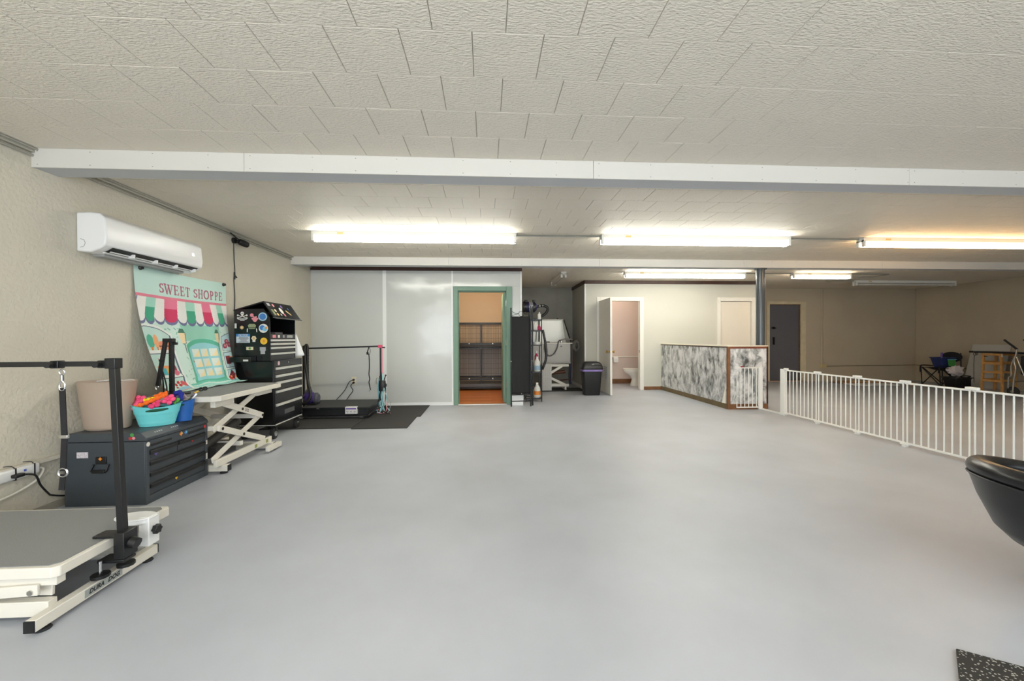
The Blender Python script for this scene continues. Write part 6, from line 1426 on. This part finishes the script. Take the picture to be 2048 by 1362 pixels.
part('ring', MB().tube([(10.87, 8.56 + 0.03 * math.cos(a), 0.785 + 0.03 * math.sin(a)) for a in [2 * math.pi * k / 14 for k in range(15)]], 0.005, 6).tube([(10.87, 8.53 + 0.022 * math.cos(a), 0.79 + 0.025 * math.sin(a)) for a in [2 * math.pi * k / 14 for k in range(15)]], 0.005, 6), STEELD, fb)
part('cord', MB().tube(smooth_path([(10.87, 8.57, 0.755), (10.865, 8.575, 0.6), (10.87, 8.58, 0.40), (10.90, 8.60, 0.15)]), 0.005, 6), BLACKP, fb)
part('clamp_tube', MB().cyl((10.85, 8.06, 0.74), (10.85, 8.06, 0.812), 0.018), STEEL, fb)
# rollator walker
ro = thing('rollator', 'silver wheeled walker with black grips beside the wooden rack', 'walker', (10.4, 7.36, 0))
for x in (10.24, 10.66):
    part('wheel', MB().lathe([(0.03, -0.018), (0.094, -0.016), (0.10, 0), (0.094, 0.016), (0.03, 0.018)], (x, 7.430, 0.10), 24, axis='X'), BLACKR, ro)
    part('hub', MB().cyl((x - 0.022, 7.430, 0.10), (x + 0.022, 7.430, 0.10), 0.03), STEEL, ro)
    part('upright', MB().tube(smooth_path([(x - 0.03, 7.415, 0.10), (x - 0.03, 7.395, 0.35), (x - 0.03, 7.370, 0.56), (x - 0.03, 7.395, 0.70), (x - 0.03, 7.370, 0.82), (x - 0.03, 7.350, 0.93)]), 0.014, 8), STEEL, ro)
    part('rear_leg', MB().tube(smooth_path([(x - 0.03, 7.390, 0.78), (x - 0.03, 7.440, 0.60), (x - 0.03, 7.440, 0.42), (x - 0.03, 7.480, 0.36), (x - 0.03, 7.485, 0.16)]), 0.012, 8), STEEL, ro)
    part('grip', MB().tube([(x - 0.03, 7.350, 0.925), (x - 0.03, 7.550, 1.11)], 0.018, 10), BLACKR, ro)
    part('cross_brace', MB().tube([(x - 0.03, 7.360, 0.78), (x - 0.03, 7.240, 0.42)], 0.013, 8), STEEL, ro)
for z, y in ((0.82, 7.360), (0.55, 7.320), (0.30, 7.400)): part('crossbar', MB().cyl((10.21, y, z), (10.63, y, z), 0.011, n=8), STEEL, ro)
part('seat', MB().box(10.23, 10.61, 7.04, 7.32, 0.44, 0.80), M('dark_bag', (30, 30, 32), 0.8), ro, 0.02)
for x in (10.24, 10.66):
    part('wheel', MB().lathe([(0.03, -0.018), (0.094, -0.016), (0.10, 0), (0.094, 0.016), (0.03, 0.018)], (x, 6.990, 0.10), 24, axis='X'), BLACKR, ro)
    part('rear_leg', MB().tube([(x - 0.03, 7.240, 0.42), (x - 0.03, 6.990, 0.10)], 0.012, 8), STEEL, ro)
# flat sheets left along the far wall
CARD = M('cardboard', (176, 134, 96), 0.8, var=(5, 0.12)); PLY = M('plywood', (192, 156, 110), 0.7, var=(8, 0.12))
def flat(name, label, poly, z0, t, mat, cat): return solo(name, MB().prism(poly, z0, z0 + t, 'Z'), mat, label, cat, (sum(p[0] for p in poly) / len(poly), sum(p[1] for p in poly) / len(poly), z0), 'sheets left along the far wall')
flat('cardboard_sheet', 'large flattened cardboard sheet on the floor along the far wall', [(9.0, 9.95), (10.9, 9.85), (10.95, 10.36), (9.05, 10.40)], 0.0, 0.02, CARD, 'cardboard')
flat('plywood_offcut', 'narrow plywood offcut lying on the flattened cardboard', [(9.4, 10.0), (10.7, 10.05), (10.7, 10.2), (9.4, 10.15)], 0.02, 0.025, PLY, 'plywood')
flat('white_sheet', 'white sheet of board on the floor before the cardboard', [(8.9, 9.45), (10.0, 9.42), (10.05, 9.80), (8.95, 9.83)], 0.0, 0.014, PLASTICW, 'board')
flat('wood_plank', 'short wooden plank on the floor near the camp chair', [(10.25, 9.28), (10.62, 9.30), (10.60, 9.42), (10.23, 9.40)], 0.0, 0.03, PLY, 'plank')
flat('dark_strip', 'thin dark strip of trim on the floor by the far wall', [(8.75, 10.05), (8.98, 9.90), (9.0, 9.93), (8.78, 10.09)], 0.0, 0.016, BROWN, 'trim')
